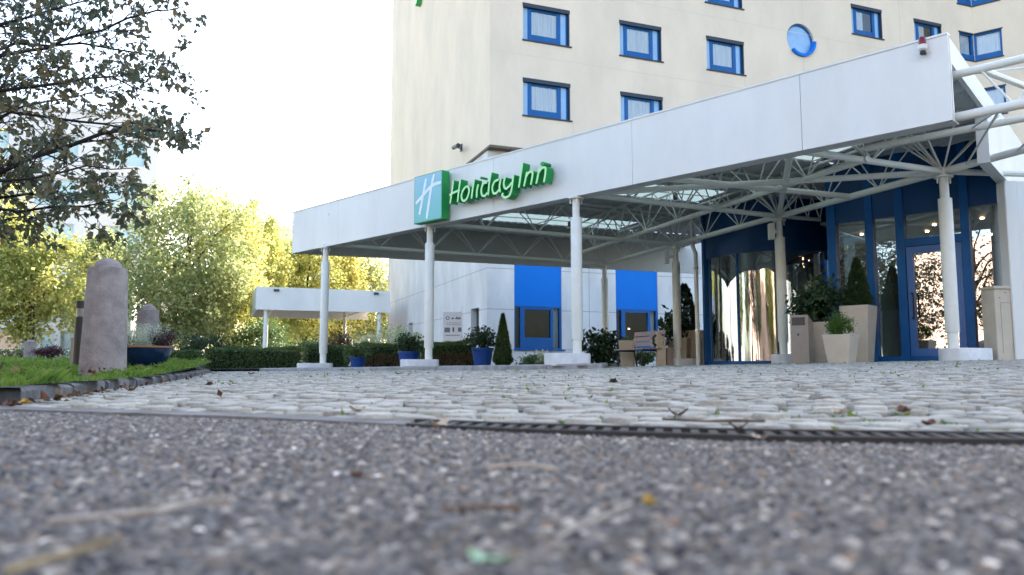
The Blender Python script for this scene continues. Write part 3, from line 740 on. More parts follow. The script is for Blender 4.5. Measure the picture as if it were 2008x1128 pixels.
# front fascia in five panels with open joints
sj = [0]+[onplane(x, y, F0, FA)[0] for x, y in ((1570,220),(1238,300),(965,360),(658,450))]+[flL]
mb = MB()
for a, b in zip(sj, sj[1:]):
    p, q = F0+fl*(a+.004), F0+fl*(b-.004); i = -fout*.05
    mb.prism([tuple(p), tuple(q), tuple(q+i), tuple(p+i)], H, ZT)
mb.build('front_fascia', M_WHITE, can)
mb = MB(); p, q = F0-fout*.052, F1p-fout*.052
mb.prism([tuple(p), tuple(q), tuple(q-fout*.03), tuple(p-fout*.03)], H+.02, ZT-.02); mb.prism([tuple(p), tuple(q), tuple(q-fout*.22), tuple(p-fout*.22)], H+.001, H+.019)
mb.build('fascia_backing', M_BACKF, can)
mb = MB(); p, q = F0+fout*.012, F1p+fout*.012; mb.prism([tuple(p), tuple(q), tuple(q-fout*.12), tuple(p-fout*.12)], ZT+.002, ZT+.03); mb.build('top_flashing', M_WHITE, can)
# side fascia with the opening where the frame runs out
AS = 40.2; sd = hdir(AS); sout = np.array([sd[1], -sd[0]])
sC = float((np.array([6.99,11.17])-F0)@sd)
mb = MB()
def SP(s, n): return F0+sd*s+sout*n
def spanel(s0, s1, z0, z1, th=.06):
    mb.prism([tuple(SP(s0,0)), tuple(SP(s1,0)), tuple(SP(s1,-th)), tuple(SP(s0,-th))], z0, z1)
spanel(.003, .17, H, ZT); spanel(.17, sC, ZD-.08, ZT); spanel(sC, sC+2.6, H, ZT, .16); spanel(sC+2.61, 8.5, H, ZT)
mb.build('side_fascia', M_WHITE, can)
# rear fascia
b0 = F1p-fout*.06; bL = 12.6
mb = MB(); bd = -tdir; bn = np.array([-bd[1], bd[0]])
mb.prism([tuple(b0), tuple(b0+bd*bL), tuple(b0+bd*bL+bn*.06), tuple(b0+bn*.06)], H, ZT); mb.build('rear_fascia', M_BACKF, can)
# deck with ribs, milky rooflights between
sidev_n = np.array([hdir(40.2)[1], -hdir(40.2)[0]])
def qs(a):
    """rightmost deck point on the row through a: the side fascia or the wing behind it"""
    P = A3+dA*a; return max(-3.2, float(((F0-sidev_n*.08)-P)@sidev_n/(tdir@sidev_n))) if a > 2 else -3.2
def deckpiece(a0, a1):
    mb = MB(); rings = []
    for a in np.linspace(a0, a1, max(2, int((a1-a0)/.06)) if a1 > 3 else 2):
        lo_, hi_ = qs(a), max(qf(a), qs(a)+.01)
        rings.append([DQ(a, min(max(v,lo_),hi_), ZD+(.035 if (i//2) % 2 else 0)) for i, v in enumerate(np.arange(-3.2, 9.2, .05))])
    mb.loft(rings, closed=False); return mb.build('deck_sheet', M_DECK, can)
aend = 3.0
while qf(aend) > qs(aend)+.02 and aend < 4.2: aend += .01
sk = [(k+.34, k+.66) for k in range(3)]
edges = [-.22, .34,.66,1.34,1.66,2.34,2.66,aend]
for i in range(0, 7, 2): deckpiece(edges[i], edges[i+1])
for a0, a1 in sk:
    q0, m0, m1 = .25, qf(a0)-.35, qf(a1)-.35
    mb = MB(); mb.add([DQ(a0,q0,ZD+.05),DQ(a1,q0,ZD+.05),DQ(a1,m1,ZD+.05),DQ(a0,m0,ZD+.05)], [(0,1,2,3)]); s_ = mb.build('rooflight', M_SKYL, can)
    mb = MB()
    for f in (0,.5,1):
        aa = a0+(a1-a0)*f; mb.tube([DQ(aa,q0,ZD+.02),DQ(aa,m0+(m1-m0)*f,ZD+.02)], .014, 4)
    n = 3
    for k in range(n+1): mb.tube([DQ(a0,q0+(m0-q0)*k/n,ZD+.02),DQ(a1,q0+(m1-q0)*k/n,ZD+.02)], .014, 4)
    mb.build('glazing_bar', M_DECK, s_)
    for q in (-3.2,):
        mb = MB(); mb.add([DQ(a0,max(q,qs(a0)),ZD+.03),DQ(a1,max(q,qs(a1)),ZD+.03),DQ(a1,q0,ZD+.03),DQ(a0,q0,ZD+.03)], [(0,1,2,3)]); mb.build('deck_sheet', M_DECK, can); mb = MB(); mb.add([DQ(a0,m0,ZD+.03),DQ(a1,m1,ZD+.03),DQ(a1,qf(a1),ZD+.03),DQ(a0,qf(a0),ZD+.03)], [(0,1,2,3)]); mb.build('deck_sheet', M_DECK, can)
def truss(p, q, r=.05, step=1.35, both=True, sp=.2, name='truss', ext=0.):
    p = np.array(p, float); q = np.array(q, float); d = (q-p)/np.linalg.norm(q-p); L = np.linalg.norm(q-p); n = np.array([-d[1], d[0]])
    mb = MB(); mb.tube([(*(p-d*ext),ZB),(*(q+d*ext),ZB)], r, 10)
    N = max(int(round(L/step)),1); st = L/N
    for sg in ((-1,1) if both else (0,)):
        o = n*sp*sg; mb.tube([(*(p+o),ZD-.05),(*(q+o),ZD-.05)], .024, 6)
        for k in range(N):
            b = p+d*st*k; t = p+d*st*(k+.5)+o; e = p+d*st*(k+1)
            mb.tube([(*b,ZB),(*t,ZD-.05)], .013, 5, False); mb.tube([(*t,ZD-.05),(*e,ZB)], .013, 5, False)
    return mb.build(name, M_PIPE, can, True)
Bpt = []
for px in (1562,1131,842,637):
    O = F0-fout*.12; s = onplane(px, 560, O, FA)[0]; Bpt.append(O+hdir(FA)*s)
truss(Apt[3], Apt[0], .058, 1.29, ext=.4)
for k in range(4): truss(Apt[k], Bpt[k], .05)
mid = [np.array([1.7,21.05]), np.array([5.25,11.25])]; truss(mid[0], mid[1], .045, 1.35)
# plan bracing in the first bay
mb = MB(); A05 = (Apt[0]+Apt[1])/2; B05 = A3+dA*2.5+tdir*(qf(2.5)-.1)
mb.tube([(*A05,ZB+.002),(*B05,ZB+.002)], .05, 10); mb.tube([(*Apt[0],ZB-.01),(*Bpt[1],ZB-.01)], .05, 10); mb.tube([(*Apt[1],ZB+.01),(*Bpt[0],ZB+.01)], .05, 10)
mb.tube([(*Apt[1],ZB),(*(Apt[1]-tdir*1.05),ZB)], .04, 8); mb.tube([(*Apt[0],ZB),(*(Apt[0]-tdir*1.3+[.2,-.3]),ZB)], .05, 8)
for t in (.35,.7,1.):
    b = Apt[1]-tdir*1.05*t; mb.tube([(*b,ZB),(*(b+[.12,-.1]),ZD)], .013, 5); mb.tube([(*b,ZB),(*(b-[.2,-.1]),ZD)], .013, 5)
mb.build('plan_bracing', M_PIPE, can, True)
# struts fanning from the two nearest column heads
for hd in (Apt[0], Apt[1], Apt[2]):
    mb = MB(); rr = np.random.default_rng(3)
    for k in range(6):
        a = k*math.pi/3+.3; mb.tube([(*hd,ZB),(hd[0]+.8*math.cos(a),hd[1]+.8*math.sin(a),ZD-.04)], .015, 5, False)
    mb.build('head_strut', M_PIPE, can, True)
# frame running out of the opening towards the right
out = -fl
P0 = aty(1868,148,9.55); P1 = aty(1872,231,9.5); P2 = aty(1873,258,10.4)
mb = MB()
e = lambda P, L, dz=0: P+np.array([*(out*L), dz])
mb.tube([P0-np.array([*(out*.8),0]), e(P0,3.2)], .052, 12); mb.tube([P1-np.array([*(out*1.),0]), e(P1,3.2)], .060, 12); mb.tube([P2-np.array([*(out*1.2),0]), e(P2,3.2)], .05, 12)
mb.tube([P0+np.array([*(out*.3),0]), aty(2060,188,10.9)], .045, 10)
for k in range(4):
    a = e(P0,.3+.75*k); b = e(P1,.65+.75*k); mb.tube([a,b], .016, 6); mb.tube([b,e(P0,1.05+.75*k)], .016, 6)
    a = e(P2,.2+.8*k); b = e(P1,.5+.8*k); mb.tube([a,b], .014, 6); c = np.array([*Apt[0],ZB])+np.array([*(dA/np.linalg.norm(dA)*(.4+.8*k)),0]); mb.tube([b,c], .016, 6)
ra = dA/np.linalg.norm(dA); mb.tube([(*Apt[0],ZB),(*(Apt[0]+ra*3.),ZB)], .058, 12)
mb.tube([P0+np.array([*(out*.1),-.02]), aty(2010,133,9.9)], .014, 6)
mb.build('frame_extension', M_PIPE, can, True)
# columns: base, neck, shaft, head plate
def column(p, gb, basedir, off, label=None, L=.76, W=.46):
    x, y = p; mb = MB()
    mb.lathe((x,y,gb+.1), [(.078,0),(.078,.33),(.098,.332),(.1,.34),(.1,2.66-gb),(.097,2.665-gb),(.066,2.667-gb),(.066,H-gb-.12)], 20)
    c = mb.build('column', M_PIPE, can, True)
    mb = MB(); bd_ = np.array(basedir)/np.linalg.norm(basedir); bn_ = np.array([-bd_[1], bd_[0]]); pts = []
    c0 = np.array(p)+bd_*off; hl = L/2-W/2*.55
    for q in np.linspace(-math.pi/2, math.pi/2, 9): pts.append(c0+bd_*(hl+W/2*math.cos(q)*.55)+bn_*W/2*math.sin(q))
    for q in np.linspace(math.pi/2, 1.5*math.pi, 9): pts.append(c0-bd_*(hl-W/2*math.cos(q)*.55)+bn_*W/2*math.sin(q))
    zt = gb+.19
    mb.loft([[(a[0],a[1],gb-.2) for a in pts],[(a[0],a[1],zt-.015) for a in pts],[(c0[0]+(a[0]-c0[0])*.97,c0[1]+(a[1]-c0[1])*.97,zt) for a in pts]], True, True)
    mb.build('base', M_BASE, c, True)
    mb = MB(); mb.lathe((x,y,H-.03), [(.02,0),(.14,0),(.14,.02),(.02,.02)], 12)
    for a in (0,1,2,3): mb.tube([(x+.1*math.cos(a*1.57),y+.1*math.sin(a*1.57),H-.12),(x+.1*math.cos(a*1.57),y+.1*math.sin(a*1.57),H+.0)], .012, 6)
    mb.lathe((x,y,H-.01), [(.07,0),(.085,.04),(.085,.1),(.05,.14)], 12); mb.build('head_plate', M_PIPE, c, True)
    return c
zb = {0:.245,1:.215,2:.175,3:.13}
for k in range(4): column(Apt[k], zb[k], -tdir, .17 if k else .24, L=.78)
for k, z in ((1,.19),(2,.12),(3,.06)): column(Bpt[k], z, tdir, .19, L=.86 if k == 3 else .80)
# speakers on two columns
for k, (zz, dx) in {1:(2.72,-.16), 2:(2.72,-.22)}.items():
    s_ = empty('column_speaker', (Apt[k][0]+dx,Apt[k][1]-.02,zz), ['','white box speaker clamped to the column in front of the revolving door','slim white box speaker on the column beside the potted conifer and bench'][k], 'speaker', 'speakers on the canopy columns')
    mb = MB(); mb.bevbox((Apt[k][0]+dx-.065,Apt[k][1]-.09,zz-.0),(Apt[k][0]+dx+.045,Apt[k][1]+.05,zz+.33),.015); mb.build('case', M_PIPE, s_)
    mb = MB(); mb.box((Apt[k][0]+dx+.0451,Apt[k][1]-.04,zz+.12),(Apt[k][0]-.06,Apt[k][1],zz+.2)); mb.build('bracket', M_STEEL, s_)
# small downlights under the deck
for i, (a, q) in enumerate(((2.5,1.6),(2.5,.5),(1.5,3.4),(1.5,1.2),(.5,4.5),(.5,2.0))):
    x, y, z = DQ(a,q,ZD); mb = MB(); mb.lathe((x,y,z-.12), [(.04,0),(.055,.0),(.055,.12),(.03,.14)], 10); mb.build('downlight', M_NAVY, can)
# red warning lamp on the nose
wl = empty('warning_lamp', (*(F0+fl*.22+fout*.06),4.0), 'small red warning lamp on a white bracket near the top corner of the fascia', 'lamp')
c = F0+fl*.26+fout*.09
mb = MB(); mb.lathe((c[0],c[1],4.05), [(.03,0),(.055,.02),(.06,.07),(.05,.075)], 14); mb.build('lamp_foot', M_PIPE, wl, True)
mb = MB(); mb.lathe((c[0],c[1],4.126), [(.042,0),(.042,.08),(.03,.1),(.0,.105)], 14); mb.build('red_lens', M_REDL, wl, True)
mb = MB(); mb.lathe((c[0],c[1],4.0), [(.02,0),(.035,.01),(.035,.045),(.02,.049)], 12); p = c-fout*.085; mb.tube([(c[0],c[1],4.04),(p[0],p[1],4.04)], .02, 8); mb.build('bracket', M_BLACK, wl, True)

# ------------------------------------------------------------------ hotel lettering
ZM = 6.6933
def sgn_pts(pts, off): return [onplane(800+x/ZM, 310+y/ZM, F0+fout*off, FA) for x, y in pts]
def FPs(s, n, z):
    d = hdir(FA); p = F0+d*s+fout*n; return (p[0], p[1], z)
def stroke(mb, P, w, n0, n1, face, side):
    """one brush stroke: flat ribbon with round ends, extruded from n0 out to n1; (s,z) points with widths"""
    P = np.array(P, float); 
    # resample smoothly
    t = np.concatenate([[0], np.cumsum(np.linalg.norm(np.diff(P,axis=0),axis=1))]); N = max(6, len(P)*5)
    tt = np.linspace(0, t[-1], N)
    def cr(k):
        out = []
        for v in tt:
            i = min(max(np.searchsorted(t, v)-1,0), len(P)-2); u = (v-t[i])/(t[i+1]-t[i]+1e-9)
            p0, p1, p2, p3 = P[max(i-1,0),k], P[i,k], P[i+1,k], P[min(i+2,len(P)-1),k]
            out.append(.5*((2*p1)+(-p0+p2)*u+(2*p0-5*p1+4*p2-p3)*u*u+(-p0+3*p1-3*p2+p3)*u**3))
        return np.array(out)
    C = np.stack([cr(0),cr(1)],1); T = np.gradient(C,axis=0); T /= np.linalg.norm(T,axis=1,keepdims=True); Nn = np.stack([-T[:,1],T[:,0]],1)
    ww = w*(np.clip(np.minimum(np.arange(N), N-1-np.arange(N))/1.5, 0, 1)*.35+.65)
    l = C+Nn*ww[:,None]; r = C-Nn*ww[:,None]; out = list(l)+list(r[::-1])
    n = len(out)
    vf = [FPs(a,n1,b) for a,b in out]; vb = [FPs(a,n0,b) for a,b in out]
    mb.use(face); mb.add(vf, [(i,i+1,n-2-i,n-1-i) for i in range(N-1)])
    mb.use(side); mb.add(vf+vb, [(i,(i+1)%n,n+(i+1)%n,n+i) for i in range(n)])
    # back edge of the channel letter slightly wider, as a dark rim
GLY = [('H',[[(597,292),(578,430),(552,600)],[(688,280),(668,420),(650,580)],[(540,492),(600,455),(682,420)]]),
 ('o',[[(768,372),(726,420),(702,500),(722,562),(768,540),(800,455),(796,388),(764,374)]]),
 ('l',[[(872,280),(852,400),(834,535)]]),
 ('i',[[(926,345),(906,430),(904,522)],[(938,262),(952,250)]]),
 ('d',[[(1040,322),(990,335),(964,405),(968,480),(1004,498),(1042,455)],[(1092,188),(1066,340),(1052,490)]]),
 ('a',[[(1192,286),(1138,310),(1108,390),(1122,462),(1165,455),(1200,410)],[(1222,268),(1202,370),(1212,452)]]),
 ('y',[[(1276,252),(1258,340),(1280,402),(1325,375),(1364,320)],[(1386,222),(1366,380),(1340,480),(1285,518),(1236,492),(1256,462)]]),
 ('I',[[(1502,62),(1482,200),(1455,388)]]),
 ('n',[[(1562,182),(1542,280),(1520,375)],[(1542,262),(1584,192),(1630,182),(1634,230),(1612,352)]]),
 ('n',[[(1726,128),(1706,230),(1684,338)],[(1706,212),(1752,140),(1800,126),(1806,180),(1786,322)]])]
ls = empty('lettering_sign', FPs(-6.5,.1,3.4), 'green channel letters reading Holiday Inn on the white front fascia', 'sign')
kk = 0
for ch, sts in GLY:
    mb = MB()
    for st in sts:
        kk += 1; stroke(mb, sgn_pts(st, .22), .0225, .03, .22+.0009*(kk % 7), M_LIME, M_GREEN)
    o = mb.build('letter', None, ls); 
mb = MB(); mb.use(M_GREEN); r_ = sgn_pts([(1822,92)], .1)[0]
mb.add([FPs(r_[0]+.05*math.cos(t),.22,r_[1]+.04*math.sin(t)) for t in np.linspace(0,6.28,10,endpoint=False)]+[FPs(r_[0]+.05*math.cos(t),.03,r_[1]+.04*math.sin(t)) for t in np.linspace(0,6.28,10,endpoint=False)], [tuple(range(10))]+[(i,(i+1)%10,10+(i+1)%10,10+i) for i in range(10)])
mb.build('letter', None, ls)
es = empty('emblem_sign', FPs(-8.5,.1,3.4), 'square teal emblem box with a white slanted H and green sides on the fascia', 'sign')
q = sgn_pts([(85,250),(447,160),(440,790),(75,870)], .22); s0 = (q[0][0]+q[3][0])/2; s1 = (q[1][0]+q[2][0])/2; z1 = (q[0][1]+q[1][1])/2; z0 = (q[2][1]+q[3][1])/2
a, b = max(s0,s1), min(s0,s1)
mb = MB(); v = [FPs(s,n,z) for n in (.02,.215) for s,z in ((a,z0),(b,z0),(b,z1),(a,z1))]
mb.add(v, [(3,2,1,0),(4,5,6,7),(0,1,5,4),(1,2,6,5),(2,3,7,6),(3,0,4,7)]); mb.build('box', M_GREEN, es)
mb = MB(); e_ = .015; mb.add([FPs(s,.218,z) for s,z in ((a-e_,z0+e_),(b+e_,z0+e_),(b+e_,z1-e_),(a-e_,z1-e_))], [(0,1,2,3)]); mb.build('face', M_TEAL, es)
mb = MB()
for i, st in enumerate(([(238,270),(200,480),(150,745)],[(342,212),(300,420),(245,800)],[(105,600),(200,490),(320,360),(436,318)])):
    stroke(mb, sgn_pts(st, .22), .034, .219, .222+.0012*i, M_EMB, M_EMB)
mb.build('emblem', None, es)

# ------------------------------------------------------------------ glazed entrance
wd = hdir(-45.)                       # the glazed wall runs away to the left
W0 = np.array([7.03,13.8]); win_ = np.array([.7071,.7071])    # inward
def us(px):
    u = (px-1004)/F; p = W0; d = wd; return float((p[0]-u*p[1])/(u*d[1]-d[0]))
def VP(s, n, z): p = W0+wd*s+win_*n; return (p[0], p[1], z)
GF = .27; GT = 2.86; TOP = 4.0
ves = empty('glazed_entrance', VP(0,0,GF), 'blue framed glass entrance wall with a hinged door under the canopy', 'entrance')
S = {k: us(k) for k in (1631,1648,1707,1722,1767,1784,1790,1897,1914,1972)}
mb = MB()
for a, b in ((1631,1648),(1707,1722),(1767,1784),(1897,1914)): pbox(mb, VP, S[a], S[b], -.05, .12, GF-.1, TOP)
pbox(mb, VP, S[1648], S[1972], -.03, .1, GF-.1, GF+.07)
mb.build('post', M_BLUE, ves)
mb = MB()
for a, b in ((1648,1707),(1722,1767),(1784,1897),(1914,1972)): pbox(mb, VP, S[a], S[b], -.02, .1, GT, TOP)
p = VP(S[1631],0,0); mb.build('upper_panel', M_DBLUE, ves)
for a, b in ((1648,1707),(1722,1767),(1914,1972)):
    mb = MB(); mb.add([VP(S[a],.03,GF+.07),VP(S[b],.03,GF+.07),VP(S[b],.03,GT),VP(S[a],.03,GT)], [(0,1,2,3)]); mb.build('pane', M_GLASSD, ves)
mb = MB(); pbox(mb, VP, S[1784], S[1897], -.04, .1, 2.28, 2.42); mb.build('door_head', M_BLUE, ves)
mb = MB(); mb.add([VP(S[1784],.03,2.42),VP(S[1897],.03,2.42),VP(S[1897],.03,GT),VP(S[1784],.03,GT)], [(0,1,2,3)]); mb.build('pane', M_GLASSD, ves)
mb = MB(); a, b = S[1784], S[1897]; st = -.11 if b < a else .11
a, b = a+st*.1, b-st*.1
pbox(mb, VP, a, a+st, -.03, .04, GF+.02, 2.27); pbox(mb, VP, b-st, b, -.03, .04, GF+.02, 2.27); pbox(mb, VP, a+st, b-st, -.028, .04, 2.15, 2.27); pbox(mb, VP, a+st, b-st, -.028, .04, GF+.02, GF+.2)
door = mb.build('door', mat('light blue door frame', (.03,.14,.40), .3, var=.1), ves)
mb = MB(); mb.add([VP(a+st,.01,GF+.2),VP(b-st,.01,GF+.2),VP(b-st,.01,2.15),VP(a+st,.01,2.15)], [(0,1,2,3)]); mb.build('pane', M_GLASSD, door)
mb = MB(); h = a+st*.75; mb.tube([VP(h,-.03,1.0),VP(h,-.12,1.0),VP(h+st*.25,-.13,1.02),VP(h+st*.25,-.13,1.42),VP(h,-.12,1.44),VP(h,-.03,1.44)], .014, 8); mb.build('handle', M_BLACK, door, True)
mb = MB(); mb.tube([VP(h,.05,1.0),VP(h,.13,1.0),VP(h+st*.2,.14,1.02),VP(h+st*.2,.14,1.42),VP(h,.13,1.44),VP(h,.05,1.44)], .014, 8); mb.build('handle', M_BLACK, door, True)
# inside
mb = MB(); mb.add([VP(max(S[1631],S[1972])-.02,n,z) for n,z in ((.13,GF),(4.9,GF),(4.9,2.78),(.13,2.78))], [(0,1,2,3)]); mb.build('side_pane', M_GLASSD, ves)  # unseen side glass added as a mirror of sky for the drum
sL, sR = S[1631], S[1972]
lo, hi = min(sL,sR), max(sL,sR)
mb = MB(); pbox(mb, VP, lo, hi+.2, .13, 5., 2.9, 2.95); mb.build('ceiling', M_CEIL, ves)
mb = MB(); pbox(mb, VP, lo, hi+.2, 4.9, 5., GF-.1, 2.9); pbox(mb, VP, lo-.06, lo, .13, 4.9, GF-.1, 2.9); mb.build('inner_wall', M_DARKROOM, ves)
mb = MB(); pbox(mb, VP, lo, hi+.2, .13, 5., GF-.12, GF-.02); mb.build('floor', M_FLOORI, ves)
for px, Yc in ((1746,14.75),(1697,17.)):
    c = aty(px, 600, Yc); mb = MB(); mb.lathe((c[0],c[1],GF), [(.16,0),(.16,.001),(.16,2.62),(.16,2.62)], 20); mb.build('interior_column', M_PIPE, ves, True)
for px, py in ((1752,454),(1832,441),(1818,454),(1926,428),(1942,460),(1760,497),(1690,460),(1700,478)):
    c = atz(px, py, 2.88); 
    if c[1] > 19 or c[1] < 12.8: c = aty(px, py, 15.4); c[2] = 2.88
    mb = MB(); mb.lathe((c[0],c[1],2.86), [(.005,0),(.035,.01),(.035,.03),(.005,.035)], 10); mb.build('ceiling_spot', M_SPOT, ves)
# revolving door
RC = np.array([6.42,19.05]); RR = 1.60
rd = empty('revolving_door', (RC[0],RC[1],.2), 'curved glass revolving door drum with a deep blue band', 'door')
def arc(r, z, a0, a1, N=28): return [(RC[0]+r*math.cos(t), RC[1]+r*math.sin(t), z) for t in np.linspace(R(a0), R(a1), N)]
mb = MB(); mb.loft([arc(RR+.03,2.78,0,360,64),arc(RR+.03,ZD-.02,0,360,64)], closed=False); mb.loft([arc(RR-.25,2.78,0,360,64),arc(RR+.03,2.78,0,360,64)], closed=False); mb.build('drum_band', M_DBLUE, rd, True)
mb = MB(); rg_ = []
for z, r in ((.12,RR+.03),(.29,RR+.03),(.29,RR-.05)): rg_.append(arc(r,z,0,360,64))
mb.loft(rg_, closed=False); mb.build('base_ring', M_BLUE, rd, True)
angs = [150,186,222,258,294,330]
for a, b in zip(angs, angs[1:]):
    mb = MB(); mb.loft([arc(RR,.29,a+1.2,b-1.2),arc(RR,2.78,a+1.2,b-1.2)], closed=False); mb.build('curved_pane', M_GLASSC, rd, True)
for a in angs:
    mb = MB(); t = R(a); mb.tube([(RC[0]+RR*math.cos(t),RC[1]+RR*math.sin(t),.2),(RC[0]+RR*math.cos(t),RC[1]+RR*math.sin(t),2.79)], .035, 8); mb.build('post', M_BLUE, rd)
mb = MB(); mb.loft([arc(RR-.02,.15,-32,152),arc(RR-.02,2.81,-32,152)], closed=False); mb.build('dark_back', M_DARKROOM, rd)  # dark half shell added to block the open back of the drum
mb = MB(); mb.add([(RC[0]+(RR-.1)*math.cos(t),RC[1]+(RR-.1)*math.sin(t),2.80) for t in np.linspace(0,6.28,32,endpoint=False)], [tuple(range(32))]); mb.build('ceiling', M_CEIL, rd)
mb = MB()
for a in (35,155,275):
    t = R(a); d = np.array([math.cos(t),math.sin(t)])*1.4; 
    mb.tube([(RC[0],RC[1],.3),(RC[0],RC[1],2.6)], .04, 8); e1 = RC+d
    mb.tube([(e1[0],e1[1],.3),(e1[0],e1[1],2.6)], .03, 6); mb.tube([(RC[0],RC[1],.34),(e1[0],e1[1],.34)], .04, 6); mb.tube([(RC[0],RC[1],2.56),(e1[0],e1[1],2.56)], .04, 6)
mb.build('door_wing', M_BLUE, rd)
# blue link panel between drum and glazed wall, jamb and downpipe left of it
mb = MB(); a = VP(S[1631],.06,0); tpt = (RC[0]+1.5*math.cos(R(-35)), RC[1]+1.5*math.sin(R(-35)))
mb.prism([(a[0],a[1]),(a[0]+.08,a[1]),(tpt[0]+.08,tpt[1]),(tpt[0],tpt[1])], 2.78, TOP-.02); mb.build('link_panel', M_DBLUE, ves)
mb = MB(); jx = aty(1385,600,19.2); mb.box((jx[0]-.05,19.15,.15),(jx[0]+.04,19.35,ZD-.02)); mb.build('jamb', M_BLUE, rd)
dp = empty('downpipe', (aty(1369,700,18.7)[0],18.7,.2), 'slim grey rainwater pipe at the left edge of the revolving door', 'pipe')
xx = dp.location.x; mb = MB(); mb.tube([(xx,18.7,.15),(xx,18.7,2.9),(xx-.05,18.75,3.05),(xx-.08,18.8,3.9)], .05, 10); mb.build('pipe', M_STEEL if False else M_PIPE, dp, True)
for z in (1.,2.5): mb = MB(); mb.tube([(xx,18.7,z),(xx,18.7,z+.05)], .062, 10); mb.build('pipe_clip', M_STEEL, dp)
# white clad end piers to the right of the glass
ep = empty('end_pier', (7.75,12.15,.26), 'white clad pier at the right end of the glazed entrance', 'pier')
mb = MB(); c = aty(1991,600,12.25); mb.bevbox((c[0]-.09,12.18,.2),(c[0]+.11,12.4,3.1),.012); mb.build('pier_casing', M_WHITE, ep)
mb = MB(); mb.bevbox((c[0]+.125,12.22,.2),(c[0]+2.2,12.42,3.1),.01); mb.build('side_panel', M_WHITE, ep)
# ------------------------------------------------------------------ planters, bins and bench
def gat(px, Y, py=None):
    """ground spot at depth Y under photo column px"""
    x = (px-CX)/F*Y*.995; return np.array([x, Y, gz(x, Y)])
def taper_planter(name, px, Y, w0, w1, h, label, rot, group='beige tapered planters at the entrance', gzv=None, soil=True):
    b = gat(px, Y); 
    if gzv is not None: b[2] = gzv
    e = empty(name, b, label, 'planter', group); mb = MB(); c, s = math.cos(rot), math.sin(rot)
    def sq(w, z, r=.012): 
        o = [(-w,-w+r),(-w+r,-w),(w-r,-w),(w,-w+r),(w,w-r),(w-r,w),(-w+r,w),(-w,w-r)]
        return [(b[0]+x*c-y*s, b[1]+x*s+y*c, b[2]+z) for x,y in o]
    mb.loft([sq(w0,-.03),sq(w0,.01),sq(w1,h-.01),sq(w1-.004,h),sq(w1-.03,h),sq(w1-.03,h-.05)], True, False)
    mb.build('tub', M_BEIGE, e)
    mb = MB(); mb.add(sq(w1-.03,h-.045), [tuple(range(8))]); mb.build('soil', M_SOIL, e)
    return e, b
E1, b1 = taper_planter('planter', 1688, 13.6, .17, .245, .98, 'tallest beige tapered planter holding a dark cone conifer', -.75)
cone_plant(E1, 'conifer', b1+[0,0,.94], .86, .24, 5200, .05, L_DARK, 5)
E2, b2 = taper_planter('planter', 1612, 13.9, .16, .225, .72, 'middle beige planter holding a wide dark leafy shrub beside the glass', -.8)
bush(E2, 'shrub', b2+[-.03,0,1.08], (.40,.36,.40), 1500, .10, L_DARK, 6, .3, 40, .3)
E3, b3 = taper_planter('planter', 1651, 12.75, .165, .225, .46, 'short beige planter with a fresh green boxwood ball', -.75)
bush(E3, 'boxwood', b3+[0,0,.60], (.19,.19,.2), 2600, .032, L_BOX, 7, .25, 60, .5)
E4, b4 = taper_planter('planter', 1334, 20.1, .22, .27, .72, 'beige planter half behind the thin column, with broad leaves spilling left', -.5)
bush(E4, 'shrub', b4+[-.22,-.1,1.0], (.38,.35,.42), 420, .15, L_DARK, 8, .3, 26, .3)
E5, b5 = taper_planter('planter', 1362, 20.3, .22, .27, .92, 'beige planter by the downpipe holding a dense dark conifer', -.4)
cone_plant(E5, 'conifer', b5+[-.22,0,.86], 1.25, .34, 4200, .07, L_DARK, 9, .55)
E6, b6 = taper_planter('planter', 1232, 20.6, .16, .22, .70, 'small beige planter standing behind the bench', -.3)
bush(E6, 'plant', b6+[0,0,.72], (.17,.17,.08), 160, .07, L_HEDGE, 10, .3, 12)
# beige bin beside the planters
b = gat(1575, 13.7); bn_ = empty('waste_bin', b, 'tall beige waste bin with a dark open slot beside the column and planters', 'bin')
mb = MB(); rt = 1.0; c, s = math.cos(rt), math.sin(rt)
def BX(x,y,z): return (b[0]+x*c-y*s, b[1]+x*s+y*c, b[2]+z)
v = [BX(x,y,z) for x,y,z in ((-.19,-.15,-.03),(.19,-.15,-.03),(.19,.15,-.03),(-.19,.15,-.03),(-.19,-.15,.84),(.19,-.15,.74),(.19,.15,.74),(-.19,.15,.84))]
mb.add(v, [(0,3,2,1),(4,5,6,7),(0,1,5,4),(1,2,6,5),(2,3,7,6),(3,0,4,7)]); mb.build('body', M_BEIGE2, bn_)
mb = MB(); v = [BX(x,y,z) for x,y,z in ((-.193,-.10,.66),(-.193,.12,.66),(-.193,.12,.80),(-.193,-.10,.80))]; mb.add(v, [(0,1,2,3)]); mb.build('slot', M_SLOT, bn_)
mb = MB(); v = [BX(-.194,.02+.02*math.cos(t),.5+.025*math.sin(t)) for t in np.linspace(0,6.28,12,endpoint=False)]; mb.add(v, [tuple(range(12))]); mb.build('pictogram', M_SIGNK, bn_)
